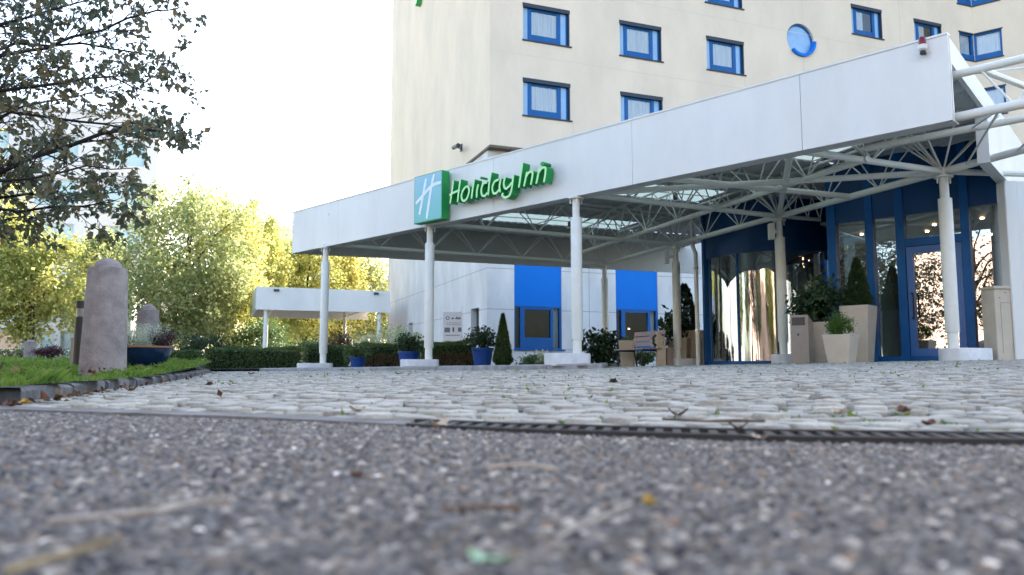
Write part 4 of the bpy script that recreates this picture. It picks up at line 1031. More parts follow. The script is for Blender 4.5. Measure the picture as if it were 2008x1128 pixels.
# beige cabinet at the far right
b = gat(1966, 12.35); b[2] = .27; cb = empty('cabinet', b, 'tall narrow beige cabinet standing at the right end of the glass', 'cabinet')
rt = .12; c2, s2 = math.cos(rt), math.sin(rt)
mb = MB(); mb.tf = lambda p: (b[0]+p[0]*c2-p[1]*s2, b[1]+p[0]*s2+p[1]*c2, b[2]+p[2])
def CBT(p): return (b[0]+p[0]*c2-p[1]*s2, b[1]+p[0]*s2+p[1]*c2, b[2]+p[2])
mb.bevbox((-.185,-.15,-.03),(.185,.15,1.10),.012); mb.build('body', M_BEIGE, cb)
mb = MB(); mb.tf = CBT; mb.bevbox((-.2,-.17,1.101),(.2,.165,1.145),.012); mb.build('lid', M_BEIGE, cb)
mb = MB(); mb.tf = CBT
for x in (-.09,.09): mb.box((x-.004,-.1525,.08),(x+.004,-.1505,.88))
mb.box((-.09,-.1525,.876),(.09,-.1505,.884)); mb.build('panel_groove', M_BEIGE2, cb)
mb = MB(); mb.tf = CBT
for x, z in ((-.1,.96),(-.0,1.04)): mb.tube([(x,-.149,z),(x,-.156,z)], .014, 8)
mb.build('screw', M_BEIGE2, cb)
# bench
bc = gat(1252, 19.5); bench = empty('park_bench', bc, 'wooden slat bench with black metal legs between the thin columns', 'bench')
ax = hdir(-20.); sidev = np.array([-ax[1], ax[0]]); sidev = sidev if sidev[0] < 0 else -sidev      # faces left
def BN(l, w, z): p = bc[:2]+np.array([.0,.0])+ax*l+sidev*w; return (p[0], p[1], bc[2]+z)
mb = MB()
for k in range(5): pbox(mb, lambda s,n,z: BN(s,n,z), -.75, .75, -.22+.105*k, -.22+.105*k+.09, .42, .455)
mb.build('seat', M_WOOD, bench)
mb = MB()
for k in range(3):
    z = .52+.13*k; o = -.27-.03*k
    v = [BN(l,w+dw,zz) for l in (-.75,.75) for (w,dw,zz) in ((o,0,z),(o,.03,z),(o-.028,.03,z+.11),(o-.028,0,z+.11))]
    mb.add(v, [(0,1,2,3),(7,6,5,4),(0,4,5,1),(1,5,6,2),(2,6,7,3),(3,7,4,0)])
mb.build('backrest', M_WOOD, bench)
for l in (-.6,.6):
    mb = MB(); mb.tube([BN(l,.25,-.02),BN(l,.22,.40),BN(l,-.22,.40)], .022, 6); mb.build('leg', M_BLACK, bench)
    mb = MB(); mb.tube([BN(l,-.30,-.02),BN(l,-.22,.40),BN(l,-.36,.86)], .022, 6); mb.build('leg', M_BLACK, bench)
# standing ashtray box by the bench
b = gat(1296, 19.0); asb = empty('ashtray_bin', b, 'slim beige ashtray bin with a pointed top and black side hoops right of the bench', 'bin')
mb = MB(); w = .105
mb.loft([[(b[0]+x*w*k,b[1]+y*w*k,b[2]+z) for x,y in ((-1,-1),(1,-1),(1,1),(-1,1))] for z, k in ((-.03,1.),(.68,.98))], True, True)
mb.add([(b[0]-w*.98,b[1]-w,b[2]+.681),(b[0]+w*.98,b[1]-w,b[2]+.681),(b[0]-w*.9,b[1]-w*.9,b[2]+.83),(b[0]-w*.98,b[1]+w,b[2]+.681),(b[0]+w*.98,b[1]+w,b[2]+.681),(b[0]-w*.9,b[1]+w*.9,b[2]+.83)], [(0,1,2),(3,5,4),(0,2,5,3),(1,4,5,2)])
mb.build('body', M_BEIGE, asb)
mb = MB()
for sg in (-1,1): mb.tube([(b[0]+sg*(w+.0),b[1]-.02,b[2]+.50),(b[0]+sg*(w+.07),b[1]-.02,b[2]+.56),(b[0]+sg*(w+.07),b[1]-.02,b[2]+.70),(b[0]+sg*(w+.0),b[1]-.02,b[2]+.76)], .03, 8)
mb.build('hoop', M_BLACK, asb, True)
mb = MB(); mb.bevbox((b[0]+w+.03,b[1]-.02,b[2]-.03),(b[0]+w+.16,b[1]+.2,b[2]+.46),.01); mb.build('side_box', M_BEIGE2, asb)
# shrubs on the island
def shrub(px, Y, z, rad, n, ls, lm, label, seed, cat='shrub', name='shrub', asp=.55, up=None, cl=.3, group=None):
    x = (px-CX)/F*Y*.995; e = empty(name, (x,Y,z), label, cat, group)
    mb = MB(); rg = np.random.default_rng(seed)
    for k in range(9):
        a = rg.uniform(0,6.28); t = np.array([x+rad[0]*.6*math.cos(a), Y+rad[1]*.6*math.sin(a), z+rad[2]*rg.uniform(.8,1.5)])
        mb.tube([(x+.03*math.cos(a),Y+.03*math.sin(a),z-.03),((x+t[0])/2,(Y+t[1])/2,z+rad[2]*.6),t], [.016,.011,.005], 5)
    mb.build('stem', M_BARK, e)
    bush(e, 'foliage', (x,Y,z+rad[2]), rad, n, ls, lm, seed, cl, 40, .35, up, asp, z+.01); return e
zi = lambda px, Y: gz((px-CX)/F*Y, Y)+.07
shrub(1181, 22.3, .2, (.62,.5,.52), 1500, .13, L_DARK, 'loose dark leafy shrub behind the thin column left of the bench', 41)
shrub(1262, 22.8, .2, (.35,.4,.22), 700, .09, L_HEDGE, 'low green plant seen under the bench', 42)
shrub(1045, 24.5, .15, (.5,.4,.18), 900, .08, L_HEDGE, 'low dark ground cover plant below the blue bay window', 43)
shrub(1072, 24., .15, (.28,.25,.24), 350, .10, L_VAR, 'small light green plant right of the ground cover below the blue bay', 44)
shrub(752, 27.5, .2, (1.05,.7,.68), 4200, .10, L_VAR, 'wide light variegated shrub behind the brown hedge', 45)
shrub(806, 26., .2, (.55,.5,.55), 1500, .10, L_VAR, 'yellow green variegated shrub left of the second column', 46)
shrub(668, 26.5, .15, (.5,.4,.58), 1200, .09, L_RED, 'reddish brown shrub right of the leftmost column', 47)
shrub(622, 28., .15, (.9,.5,.52), 2200, .09, L_HEDGE, 'dark green shrub under the far white canopy', 48)
shrub(398, 24.5, .08, (.95,.8,.58), 6500, .06, L_DARK, 'big rounded dark green bush left of the long hedge', 49, cl=.2)
shrub(505, 46., .6, (1.7,1.2,1.3), 3500, .16, L_HEDGE, 'dark green bush below the yellow trees by the far canopy', 50)
shrub(448, 47., .6, (1.5,1.2,.9), 2500, .16, L_PALE, 'pale green bush behind the rounded dark bush', 51)
shrub(97, 22.5, .42, (.38,.3,.17), 1500, .05, L_PURP, 'low dark purple shrub on the lawn by the far granite bollard', 52)
shrub(20, 29., .5, (2.8,.6,.17), 2500, .08, L_DARK, 'dark low planting strip at the back of the lawn', 53)
hedge('hedge', (-8.75,22.2,.02), (-6.15,22.2,.03), .8, .68, 'long low dark green clipped hedge left of the leftmost column', 61)
hedge('hedge', (-8.85,20.0,.03), (-8.2,20.0,.03), .7, .52, 'short low clipped hedge block beside the blue bowl planter', 62, n=3500)
hedge('hedge', (-6.15,23.2,.03), (-4.95,23.2,.05), .8, .75, 'clipped green hedge directly behind the leftmost column', 63, n=5000)
hedge('hedge', (-4.45,22.8,.05), (-2.75,22.8,.08), .7, .78, 'hedge with bare brown twigs between the two left blue pots', 64, n=6500, twig=True)
hedge('hedge', (-2.55,22.0,.1), (-1.05,22.0,.12), .7, .76, 'clipped hedge with brown lower twigs right of the second column', 65, n=6500, twig=True)
def pot(px, Y, z, r0, r1, h, label, seed, plant, prad, pz, n, ls=.07):
    x = (px-CX)/F*Y*.995; e = empty('flower_pot', (x,Y,z), label, 'pot', 'blue pots in front of the hedges')
    mb = MB(); mb.lathe((x,Y,z), [(r0,-.02),(r0,0),(r1*.98,h*.86),(r1*1.06,h*.87),(r1*1.08,h*.99),(r1*1.04,h),(r1*.95,h),(r1*.93,h*.9),(.01,h*.9)], 28); mb.build('pot', M_POT, e, True)
    bush(e, 'plant', (x,Y,z+pz), prad, n, ls, plant, seed, .3, 34, .3)
    mb = MB(); rg = np.random.default_rng(seed)
    for k in range(10):
        a = rg.uniform(0,6.28); mb.tube([(x,Y,z+h*.85),(x+prad[0]*.4*math.cos(a),Y+prad[1]*.4*math.sin(a),z+pz),(x+prad[0]*.85*math.cos(a),Y+prad[1]*.8*math.sin(a),z+pz+prad[2]*rg.uniform(.3,.9))], [.009,.007,.003], 5)
    mb.build('stem', M_BARK, e); return e
pot(701, 19.9, .06, .155, .20, .36, 'bright blue pot with a low spreading plant right of the leftmost column', 71, L_HEDGE, (.34,.3,.22), .50, 900)
pot(801, 18.6, .10, .19, .245, .42, 'blue pot half hidden by the base of the second column', 72, L_DARK, (.36,.3,.24), .60, 900)
pot(946, 19.8, .14, .20, .27, .5, 'large blue pot with a tall loose flowering shrub beside the cone conifer', 73, L_DARK, (.42,.36,.30), .74, 950, .08)
x = (986-CX)/F*21.5; e = empty('cone_conifer', (x,21.5,.16), 'slender green cone shaped conifer growing at the hotel corner', 'tree')
cone_plant(e, 'crown', (x,21.5,.16), 1.44, .28, 8500, .055, L_HEDGE, 74, .85); mb = MB(); mb.tube([(x,21.5,.1),(x,21.5,1.2)], [.04,.01], 6); mb.build('trunk', M_BARK, e)
# parking information board
Ysg = 24.5; sb = empty('information_board', aty(887, 690, Ysg), 'white information board with grey symbols on posts behind the hedge', 'sign')
p0, p1 = aty(869,612,Ysg), aty(906,668,Ysg)
def SB(px, py, off=0): q = aty(px, py, Ysg-off); return (q[0], Ysg-off, q[2])
def sbox(mb, x0, y0, x1, y1, o): mb.add([SB(x0,y1,o),SB(x1,y1,o),SB(x1,y0,o),SB(x0,y0,o)], [(0,1,2,3)])
mb = MB(); mb.box((p0[0],Ysg,p1[2]),(p1[0],Ysg+.04,p0[2])); mb.build('board', M_SIGNW, sb)
for px in (872,903):
    q = aty(px,660,Ysg); mb = MB(); mb.tube([(q[0],Ysg+.06,0),(q[0],Ysg+.06,p0[2])], .025, 8); mb.build('post', M_STEEL, sb)
mb = MB(); mb.use(M_SIGNK); cc = aty(877.8,624,Ysg-.004); rr_ = 3.6/F*Ysg
N = 20; mb.add([(cc[0]+r*math.cos(t),Ysg-.005,cc[2]+r*math.sin(t)) for r in (rr_,rr_*.68) for t in np.linspace(0,6.28,N,endpoint=False)], [(i,(i+1)%N,N+(i+1)%N,N+i) for i in range(N)])
for k, (x0,x1,y0,y1) in enumerate(((885,886.6,624,626),(887,889,622.6,626),(889.4,890.4,624,626),(893,894.4,623.6,626),(894.8,897,621.4,626),(897.4,899.4,623,626),(899.8,901.8,622,626),(902,903.2,623.4,626))): sbox(mb, x0, y0, x1, y1, .005)
sbox(mb, 887.4, 642, 890.4, 651, .005)
mb.use(M_SIGNG)
for y in (633,636.6):
    for k in range(7): sbox(mb, 876+k*4, y, 879+k*4, y+1, .005)
sbox(mb, 871.5, 642.6, 882.5, 651.8, .005); sbox(mb, 898, 642.4, 905, 650.6, .005)
for k in range(9): sbox(mb, 873.5+k*3.1, 657, 876+k*3.1, 658.6, .005)
mb.build('print', None, sb)

# ------------------------------------------------------------------ lawn furniture
def bollard(px, Y, z, r0, r1, h, label, rot=0, lean=0):
    x = (px-CX)/F*Y*.995; e = empty('stone_bollard', (x,Y,z), label, 'bollard', 'granite bollards on the lawn')
    mb = MB(); hb = h*.905
    prof = [(r0,-.12),(r0,0),(r0*.995,.05),((r0+r1)/2,hb*.5),(r1*1.0,hb-.015),(r1*.985,hb),(r1*.70,hb+.006),(r1*.69,hb+h*.02),(r1*.64,hb+h*.045),(r1*.50,hb+h*.07),(r1*.28,hb+h*.088),(r1*.06,h)]
    mb.lathe((x,Y,z), prof, 36); o = mb.build('shaft', M_GRAN, e, True); o.rotation_euler = (0,0,0)
    return e
bollard(202, 6.3, .12, .172, .148, .90, 'largest lilac grey granite bollard standing at the front of the lawn')
bollard(286, 10.9, .16, .155, .140, .86, 'mid distance granite bollard rising behind the heather bowl')
bollard(57, 24.7, .46, .175, .16, .56, 'farthest small granite bollard at the left end of the lawn')
x = (158-CX)/F*9.; lb = empty('bollard_light', (x,9.,.18), 'black cylindrical bollard light with a glass ring beside the big granite bollard', 'lamp')
mb = MB(); mb.lathe((x,9.,.16), [(.062,-.1),(.062,.55),(.05,.56)], 20); mb.build('post', M_BLACK, lb, True)
mb = MB(); mb.lathe((x,9.,.16), [(.052,.555),(.052,.66)], 20); mb.build('glass_ring', mat('frosted lamp ring', (.22,.22,.2), .2), lb, True)
mb = MB(); mb.lathe((x,9.,.16), [(.05,.655),(.062,.66),(.062,.73),(.055,.74)], 20); mb.build('cap', M_BLACK, lb, True)
x = (144-CX)/F*9.6; gp = empty('metal_post', (x,9.6,.18), 'thin grey post just left of the black bollard light', 'post')
mb = MB(); mb.lathe((x,9.6,.14), [(.02,-.05),(.02,.33),(.028,.335),(.028,.36),(.01,.37)], 10); mb.build('shaft', M_BEIGE2, gp, True)
Yb = 9.5; x = (290-CX)/F*Yb; bw = empty('bowl_planter', (x,Yb,.17), 'shallow dark blue glazed bowl of heather with a terracotta rim', 'planter')
mb = MB(); mb.lathe((x,Yb,.17), [(.17,-.06),(.19,-.02),(.24,.06),(.275,.14),(.285,.2)], 36); mb.build('bowl', M_BOWL, bw, True)
mb = MB(); mb.lathe((x,Yb,.17), [(.284,.2),(.295,.205),(.296,.222),(.275,.225),(.265,.2),(.01,.2)], 36); mb.build('rim', M_RIM, bw, True)
def spikes(e, name, c, r, h, n, lm, seed):
    rg = np.random.default_rng(seed); Vs = []; a = rg.uniform(0,6.28,n); rr = r*np.sqrt(rg.random(n)); p = np.stack([c[0]+rr*np.cos(a),c[1]+rr*np.sin(a),np.full(n,c[2])],1)
    t = p+np.stack([np.cos(a)*rr*.9,np.sin(a)*rr*.9,h*rg.uniform(.55,1.1,n)],1); P = []; 
    for f in np.linspace(.1,1,14): P.append(p+(t-p)*f+rg.normal(size=p.shape)*.004)
    P = np.concatenate(P); V, Fa = leaves(P, .02, rg, -.6, .45); np_mesh(name, V, Fa, lm, e)
spikes(bw, 'white_heather', (x-.03,Yb,.38), .16, .27, 260, L_HEATH, 1); spikes(bw, 'red_heather', (x+.17,Yb+.02,.38), .09, .21, 140, L_PURP, 2)
spikes(bw, 'green_grass', (x-.2,Yb+.05,.38), .07, .16, 70, L_HEDGE, 3)

# ------------------------------------------------------------------ trees
def fronttree():
    rg = np.random.default_rng(77); base = np.array([-8.3,8.4,.2])
    e = empty('tree', base, 'near dark leaved autumn tree reaching over the lawn from the left edge', 'tree')
    mb = MB(); fork = np.array([-8.2,8.4,2.0]); top = np.array([-8.0,8.6,7.5])
    mb.tube([base-[0,0,.2],base+[.02,0,.9],fork,np.array([-8.15,8.5,4.6]),top], [.26,.2,.17,.12,.05], 10)
    tips = []; twigs = []
    def limb(pts, r):
        P = [np.array(p, float) for p in pts]; Q = []
        for i in range(len(P)-1):
            for f in (0,.5): Q.append(P[i]*(1-f)+P[i+1]*f+(rg.normal(size=3)*.025 if f else 0))
        Q.append(P[-1]); rad = [r*(1-.82*k/(len(Q)-1)) for k in range(len(Q))]; mb.tube(Q, rad, 7)
        return Q, rad
    def sub(Q, rad, lvl, dens, ln):
        d = np.cumsum([0]+[np.linalg.norm(Q[i+1]-Q[i]) for i in range(len(Q)-1)]); L = d[-1]; s = L*.12+rg.uniform(0,.15)
        while s < L:
            i = min(np.searchsorted(d, s)-1, len(Q)-2); f = (s-d[i])/(d[i+1]-d[i]); p = Q[i]*(1-f)+Q[i+1]*f; t = Q[i+1]-Q[i]; t /= np.linalg.norm(t)
            o = rg.normal(size=3); o -= t*(o@t); o /= np.linalg.norm(o); dr = t*rg.uniform(.6,1.)+o*rg.uniform(.4,.9); dr /= np.linalg.norm(dr); dr[2] += .05
            l = ln*rg.uniform(.5,1.2)*(1-.45*s/L); q1 = p+dr*l*.5+rg.normal(size=3)*.03*l; q2 = p+dr*l+rg.normal(size=3)*.06*l-np.array([0,0,.06*l])
            r = max(.0035, rad[i]*.42); mb.tube([p,q1,q2], [r,r*.7,.0025], 5)
            if lvl < 2: sub([p,q1,q2], [r,r*.7,.003], lvl+1, dens*.6, ln*.45)
            else: twigs.append((p,q2))
            if lvl == 1: twigs.append((q1,q2))
            s += dens*rg.uniform(.6,1.5)
    Y = lambda px,py,y: aty(px,py,y)
    limbs = [([(-8.2,8.4,2.3), Y(-120,385,8.2), Y(60,310,8.0), Y(200,262,7.8), Y(280,252,7.7), Y(360,255,7.6)], .06),
     ([(-8.2,8.4,2.2), Y(-100,420,7.8), Y(40,415,7.6), Y(140,405,7.5), Y(215,392,7.4)], .04),
     ([(-8.2,8.4,2.25), Y(-100,390,8.6), Y(60,380,8.6), Y(180,392,8.4), Y(250,375,8.3)], .04),
     ([(-8.2,8.4,2.5), Y(-140,300,8.8), Y(20,220,8.8), Y(150,238,8.7), Y(260,255,8.6), Y(330,270,8.6)], .045),
     ([(-8.2,8.5,2.7), Y(-150,240,7.6), Y(0,178,7.7), Y(110,165,7.7), Y(220,150,7.8), Y(315,185,7.8)], .045),
     ([(-8.2,8.5,2.9), Y(-150,190,8.4), Y(0,110,8.4), Y(90,95,8.4), Y(200,60,8.3), Y(310,20,8.2), Y(355,15,8.2)], .05),
     ([(-8.2,8.5,3.2), Y(-140,110,8.0), Y(0,48,7.9), Y(100,20,7.8), Y(220,-20,7.8)], .045),
     ([(-8.2,8.5,3.1), Y(-140,150,9.2), Y(30,85,9.2), Y(160,85,9.3), Y(280,105,9.3), Y(335,130,9.2)], .045),
     ([(-8.2,8.5,2.8), Y(-140,260,9.6), Y(20,215,9.6), Y(150,190,9.6), Y(290,150,9.5)], .04),
     ([(-8.2,8.5,3.5), Y(-120,30,8.8), Y(60,-30,8.7), Y(230,-80,8.6), Y(380,-60,8.6)], .05),
     ([(-8.2,8.4,2.1), Y(-120,455,8.2), Y(20,428,8.3), Y(95,432,8.2)], .03),
     ([(-8.2,8.4,2.4), Y(-120,340,7.2), Y(60,350,7.2), Y(170,325,7.1), Y(260,330,7.1)], .035)]
    for k in range(18):   # limbs away from the photo, so the crown is whole
        a = rg.uniform(1.7,4.8); l = rg.uniform(2,3.6); z = rg.uniform(2.4,5.5); limbs.append(([(-8.2,8.45,z),(-8.2+l*.5*math.cos(a),8.45+l*.5*math.sin(a),z+.5),(-8.2+l*math.cos(a),8.45+l*math.sin(a),z+.6)], .05))
    for k in range(7):
        a = rg.uniform(0,6.28); l = rg.uniform(1.2,2.6); z = rg.uniform(5,7); limbs.append(([(-8.1,8.55,z-.4),(-8.1+l*.5*math.cos(a),8.55+l*.5*math.sin(a),z+.6),(-8.1+l*math.cos(a),8.55+l*math.sin(a),z+1.2)], .04))
    for pts, r in limbs:
        Q, rad = limb(pts, r*.62); sub(Q, rad, 1, .125, .8)
    mb.build('trunk', M_BARKD, e, True)
    P = []
    for p, q in twigs:
        n = rg.integers(2,6)
        for f in rg.uniform(.45,1.05,n): P.append(p+(q-p)*f)
        if rg.random() < .7:
            for _ in range(rg.integers(1,5)): P.append(q+rg.normal(size=3)*.02)
    P = np.array(P); print('front leaves', len(P))
    V, Fa = leaves(P, .074, rg, .75, .62, None, .35); np_mesh('crown', V, Fa, L_FRONT, e)
fronttree()
g_ = 'sunlit trees beyond the lawn'
def bt(px, Y, ptop, pbot, rxpx, n, ls, lm, label, seed, tb=.5, **k):
    x = (px-CX)/F*Y; z1 = ZC+(722-ptop)/F*Y; z0 = ZC+(722-pbot)/F*Y; rx = rxpx/F*Y
    return tree('tree', (x,Y,tb), (x,Y,(z0+z1)/2), (rx,rx*.95,(z1-z0)/2), n, ls, lm, label, g_, seed, **k)
bt(362, 42, 362, 668, 128, 24000, .19, L_PALE, 'broad pale green and yellow round crowned tree behind the heather bowl', 1, nclump=150, trunk_r=.2, cl=.16)
bt(425, 46, 400, 660, 85, 13000, .2, L_YEL2, 'golden tree pressed against the right side of the broad pale tree', 12, nclump=90, cl=.17)
bt(492, 52, 400, 650, 62, 13000, .21, L_YEL, 'narrow pointed yellow green tree left of the grey far block', 2, nclump=90, cl=.17)
bt(600, 57, 448, 690, 66, 13000, .22, L_YEL, 'yellow green tree above the middle of the far white canopy', 3, nclump=90, cl=.17)
bt(668, 60, 470, 690, 50, 9000, .23, L_YEL2, 'golden tree seen between the leftmost column and the hotel', 4, nclump=70, cl=.18)
bt(730, 63, 498, 690, 52, 9000, .23, L_PALE, 'paler tree touching the left edge of the hotel', 5, nclump=70, cl=.18)
bt(180, 47, 455, 672, 60, 10000, .19, L_PALE, 'pale green tree behind the big granite bollard', 6, nclump=80, cl=.18)
bt(58, 33, 415, 655, 105, 16000, .16, L_YEL, 'bright yellow green tree low at the left edge over the lawn', 7, nclump=90, cl=.18)
bt(-90, 36, 300, 660, 120, 12000, .18, L_YEL2, 'golden tree cut by the left edge of the photo', 8, nclump=90, cl=.18)
bt(560, 66, 470, 695, 70, 9000, .24, L_PALE, 'farthest pale tree behind the yellow ones', 9, nclump=70, cl=.18)

# ------------------------------------------------------------------ far buildings
fc = empty('far_canopy', (-10,41,.3), 'far white flat roofed canopy on thin columns beside the hotel', 'canopy')
c0 = aty(502,582,38.5)[:2]; d = fdir; w = np.array([-d[1], d[0]])
def FCP(s,n,z): p = c0+d*s+w*n; return (p[0],p[1],z)
mb = MB(); Lc = 6.72; z0c, z1c = 3.02, 4.16
pbox(mb, FCP, 0, Lc, 0, .1, z0c, z1c); pbox(mb, FCP, 0, .1, .1, 6.4, z0c, z1c); pbox(mb, FCP, .1, Lc, 6.3, 6.4, z0c, z1c); mb.build('fascia', M_WHITE, fc)
mb = MB(); pbox(mb, FCP, .1, Lc, .1, 6.3, z1c-.5, z1c-.4); mb.build('deck', M_SOFF, fc)
for s, n in ((.5,.25),(.9,5.9),(5.3,5.9),(6.2,.25)):
    p = FCP(s,n,0); mb = MB(); mb.lathe((p[0],p[1],.2), [(.1,0),(.1,3.3),(.06,3.4)], 12); mb.build('column', M_PIPE, fc, True)
mb = MB()
for s in (.9,5.3): mb.tube([FCP(s,.1,3.1),FCP(s,6.3,3.1)], .05, 6)
mb.build('beam', M_PIPE, fc)
for s in (1.,6.0):
    p = FCP(s,-.02,4.05); mb = MB(); mb.box((p[0]-.12,p[1]-.16,3.95),(p[0]+.12,p[1]-.02,4.05)); mb.build('flood_lamp', M_NAVY, fc)
def farblock(name, P0, d, L, depth, z0, z1, label, m, win, cat='building', wm=M_TEALW):
    """block with its front from P0 along d; windows listed as (s0,s1,z0,z1)"""
    d = np.array(d)/np.linalg.norm(d); w = np.array([-d[1], d[0]]); w = w if w[1] > 0 else -w
    e = empty(name, (*P0,z0), label, cat); P = lambda s,n,z: (*(np.array(P0)+d*s+w*n), z)
    mb = MB(); holed(mb, P, 0, L, z0, z1, win, .3)
    for a, b, c2_, d2 in ((0,0,0,depth),(0,L,depth,depth),(L,L,depth,0)): mb.add([P(a,c2_,z0),P(b,d2,z0),P(b,d2,z1),P(a,c2_,z1)], [(0,1,2,3)])
    mb.add([P(0,0,z1),P(L,0,z1),P(L,depth,z1),P(0,depth,z1)], [(0,1,2,3)])
    pbox(mb, P, -.1, L+.1, -.15, .0, z1, z1+.5)
    mb.build('wall', m, e)
    for a, b, c_, d_ in win:
        mb = MB(); mb.add([P(a,.28,c_),P(b,.28,c_),P(b,.28,d_),P(a,.28,d_)], [(0,1,2,3)]); f = mb.build('window', wm, e)
        mb = MB(); pbox(mb, P, a, b, .2, .279, d_-.12, d_); pbox(mb, P, (a+b)/2-.06, (a+b)/2+.06, .2, .279, c_, d_-.12); mb.build('frame', M_FARW, f)
    return e
Pq = aty(310,300,75); zt = aty(310,236,75)[2]
wn = [(s, s+3.4, z, z+2.6) for z in (2.5,6.8,11.1,15.4,19.7) for s in (1.2,7.0,12.8,18.6,24.4,30.2)]
farblock('office_building', (Pq[0],75), (-.94,-.30), 42, 16, 0, zt, 'tall pale office building with teal windows behind the near tree', M_FARW, wn)
farblock('grey_block', (-30,92), (1,.12), 11, 12, 0, aty(540,450,92)[2], 'distant grey block showing above the yellow trees', M_FARG, [(s,s+2,z,z+1.8) for z in (9.,12.6) for s in (1,5,8.4)], wm=M_SLOT)
wn = [(s, s+2.0, .9, 2.5) for s in np.arange(8.6,19,2.35)]+[(s, s+2.0, 3.1, 4.9) for s in np.arange(8.6,19,2.35)]
farblock('low_pavilion', (-44.5,49), (1,.06), 20, 8, .2, 5.4, 'low white framed pavilion with glazing at the back of the lawn', M_FARW, wn, wm=M_TEALW)
pw = empty('garden_wall', (-31,44,.3), 'peach coloured garden wall at the left end of the lawn', 'wall')
mb = MB(); mb.box((-40,44,.2),(-27.9,44.3,2.05)); mb.box((-40.1,43.95,2.05),(-27.85,44.35,2.14)); mb.build('wall', M_PEACH, pw)
# what stands across the road behind the viewer and shows only in the glass
farblock('street_building', (-55,-32), (1,.0), 70, 14, -.2, 11, 'sunlit cream building across the road, mirrored in the entrance glass', M_PEACH, [(s,s+2.2,z,z+1.7) for z in (1.2,4.6,8.) for s in np.arange(2,66,5.)])
farblock('side_building', (-46,2), (-.15,1), 30, 12, -.2, 9, 'sunlit pale building left of the lawn, mirrored in the door glass', M_FARW, [(s,s+2.2,z,z+1.7) for z in (1.2,4.6) for s in np.arange(2,26,5.)])
for i, (x, y, s) in enumerate(((-9,-15,2),(5,-19,3),(-21,-11,4),(14,-14,5),(-2,-17,6),(-14,-19,7),(-24,3,8),(-27,10,9))):
    tree('tree', (x,y,0), (x,y,5.2), (2.6,2.6,3.4), 7000, .24, (L_YEL,L_HEDGE,L_YEL2,L_PALE)[i%4], ('yellow green street tree right behind the viewer','dark green street tree to the right behind the viewer','golden tree on the far side of the road','pale green tree at the far right behind the viewer','dark tree straight behind the viewer','pale tree beside the cream building','yellow tree left of the lawn','dark tree at the side street')[i]+', mirrored in the glass', 'street trees mirrored in the glass', 90+i, cl=.2)

tree('tree', (-10.5,2.6,.1), (-10.3,2.6,4.2), (2.7,2.7,2.9), 6500, .11, L_FRONT, 'second dark autumn tree added out of view left of the viewer, mirrored in the door glass', None, 120, cl=.22)  # added so the last pane mirrors foliage instead of white sky
# ------------------------------------------------------------------ fallen leaves and twigs
def fallen(px, py, size, m, label, seed, cat='leaf', up=.3, name='fallen_leaf', P=None):
    rg = np.random.default_rng(seed); p = hit(px, py) if P is None else np.array(P); 
    e = np.array([p[0], p[1], p[2]+.004]); a = rg.uniform(0,6.28); mb = MB(); N = 9
    pts = []
    for i in range(N+1):
        t = i/N; w = size*.36*math.sin(math.pi*t**.8)*(1+.35*math.sin(i*2.4)); c = size*(t-.5)
        cu = up*size*(4*(t-.5)**2)*rg.uniform(.7,1.2)
        for s, k in ((-1,.16),(0,0.),(1,.16)):
            x, y = c, w*s; pts.append((e[0]+x*math.cos(a)-y*math.sin(a), e[1]+x*math.sin(a)+y*math.cos(a), e[2]+cu+abs(s)*k*size*rg.uniform(.3,1.)))
    f = []
    for i in range(N): f += [(i*3,i*3+1,i*3+4,i*3+3),(i*3+1,i*3+2,i*3+5,i*3+4)]
    mb.add(pts, f); d = np.array([math.cos(a),math.sin(a),0]); mb.tube([e-d*size*.5+[0,0,up*size*.7], e-d*size*.85+[0,0,size*.25]], size*.018, 5)
    o = mb.build(name, m, None, True); return props(o, label, cat, 'fallen leaves')
fl_ = [(492,735,.10,M_LEAFB,'brown curled leaf lying at the far left edge of the sett paving'),
 (255,768,.085,M_LEAFB,'red brown leaf at the foot of the dark kerb below the big bollard'),
 (410,757,.075,M_LEAFB,'dark rust leaf on the setts in front of the kerb end'),
 (1203,752,.075,M_BARKD,'dark upright leaf on the setts in front of the bench'),
 (782,735,.09,M_LEAFB,'dark leaf on the setts in front of the second column'),
 (22,800,.06,M_LEAFB,'wet brown leaf under the kerb at the left edge'),
 (50,795,.05,M_LEAFY,'yellow leaf against the kerb at the left edge'),
 (150,778,.06,M_LEAFB,'russet leaf leaning on the kerb left of the bollard'),
 (1330,818,.05,M_LEAFB,'brown leaf on the near setts right of centre'),
 (1645,816,.05,M_LEAFP,'pale curled leaf on the near setts before the cone planter'),
 (1772,812,.05,M_LEAFB,'flat rust leaf on the near setts below the right column'),
 (1448,845,.04,M_LEAFB,'dark leaf caught at the edge of the drain channel'),
 (1820,838,.04,M_LEAFB,'brown leaf wedged in a joint beside the drain at right'),
 (860,842,.05,M_LEAFP,'sandy leaf scrap lying on the drain near the middle'),
 (700,810,.05,M_LEAFP,'pale leaf on the setts near the edging strip'),
 (1490,866,.03,M_LEAFP,'pale scrap on the drain channel right of the middle')]
for i, (px,py,s,m,l) in enumerate(fl_): fallen(px,py,s,m,l,200+i)
rgk = np.random.default_rng(8)
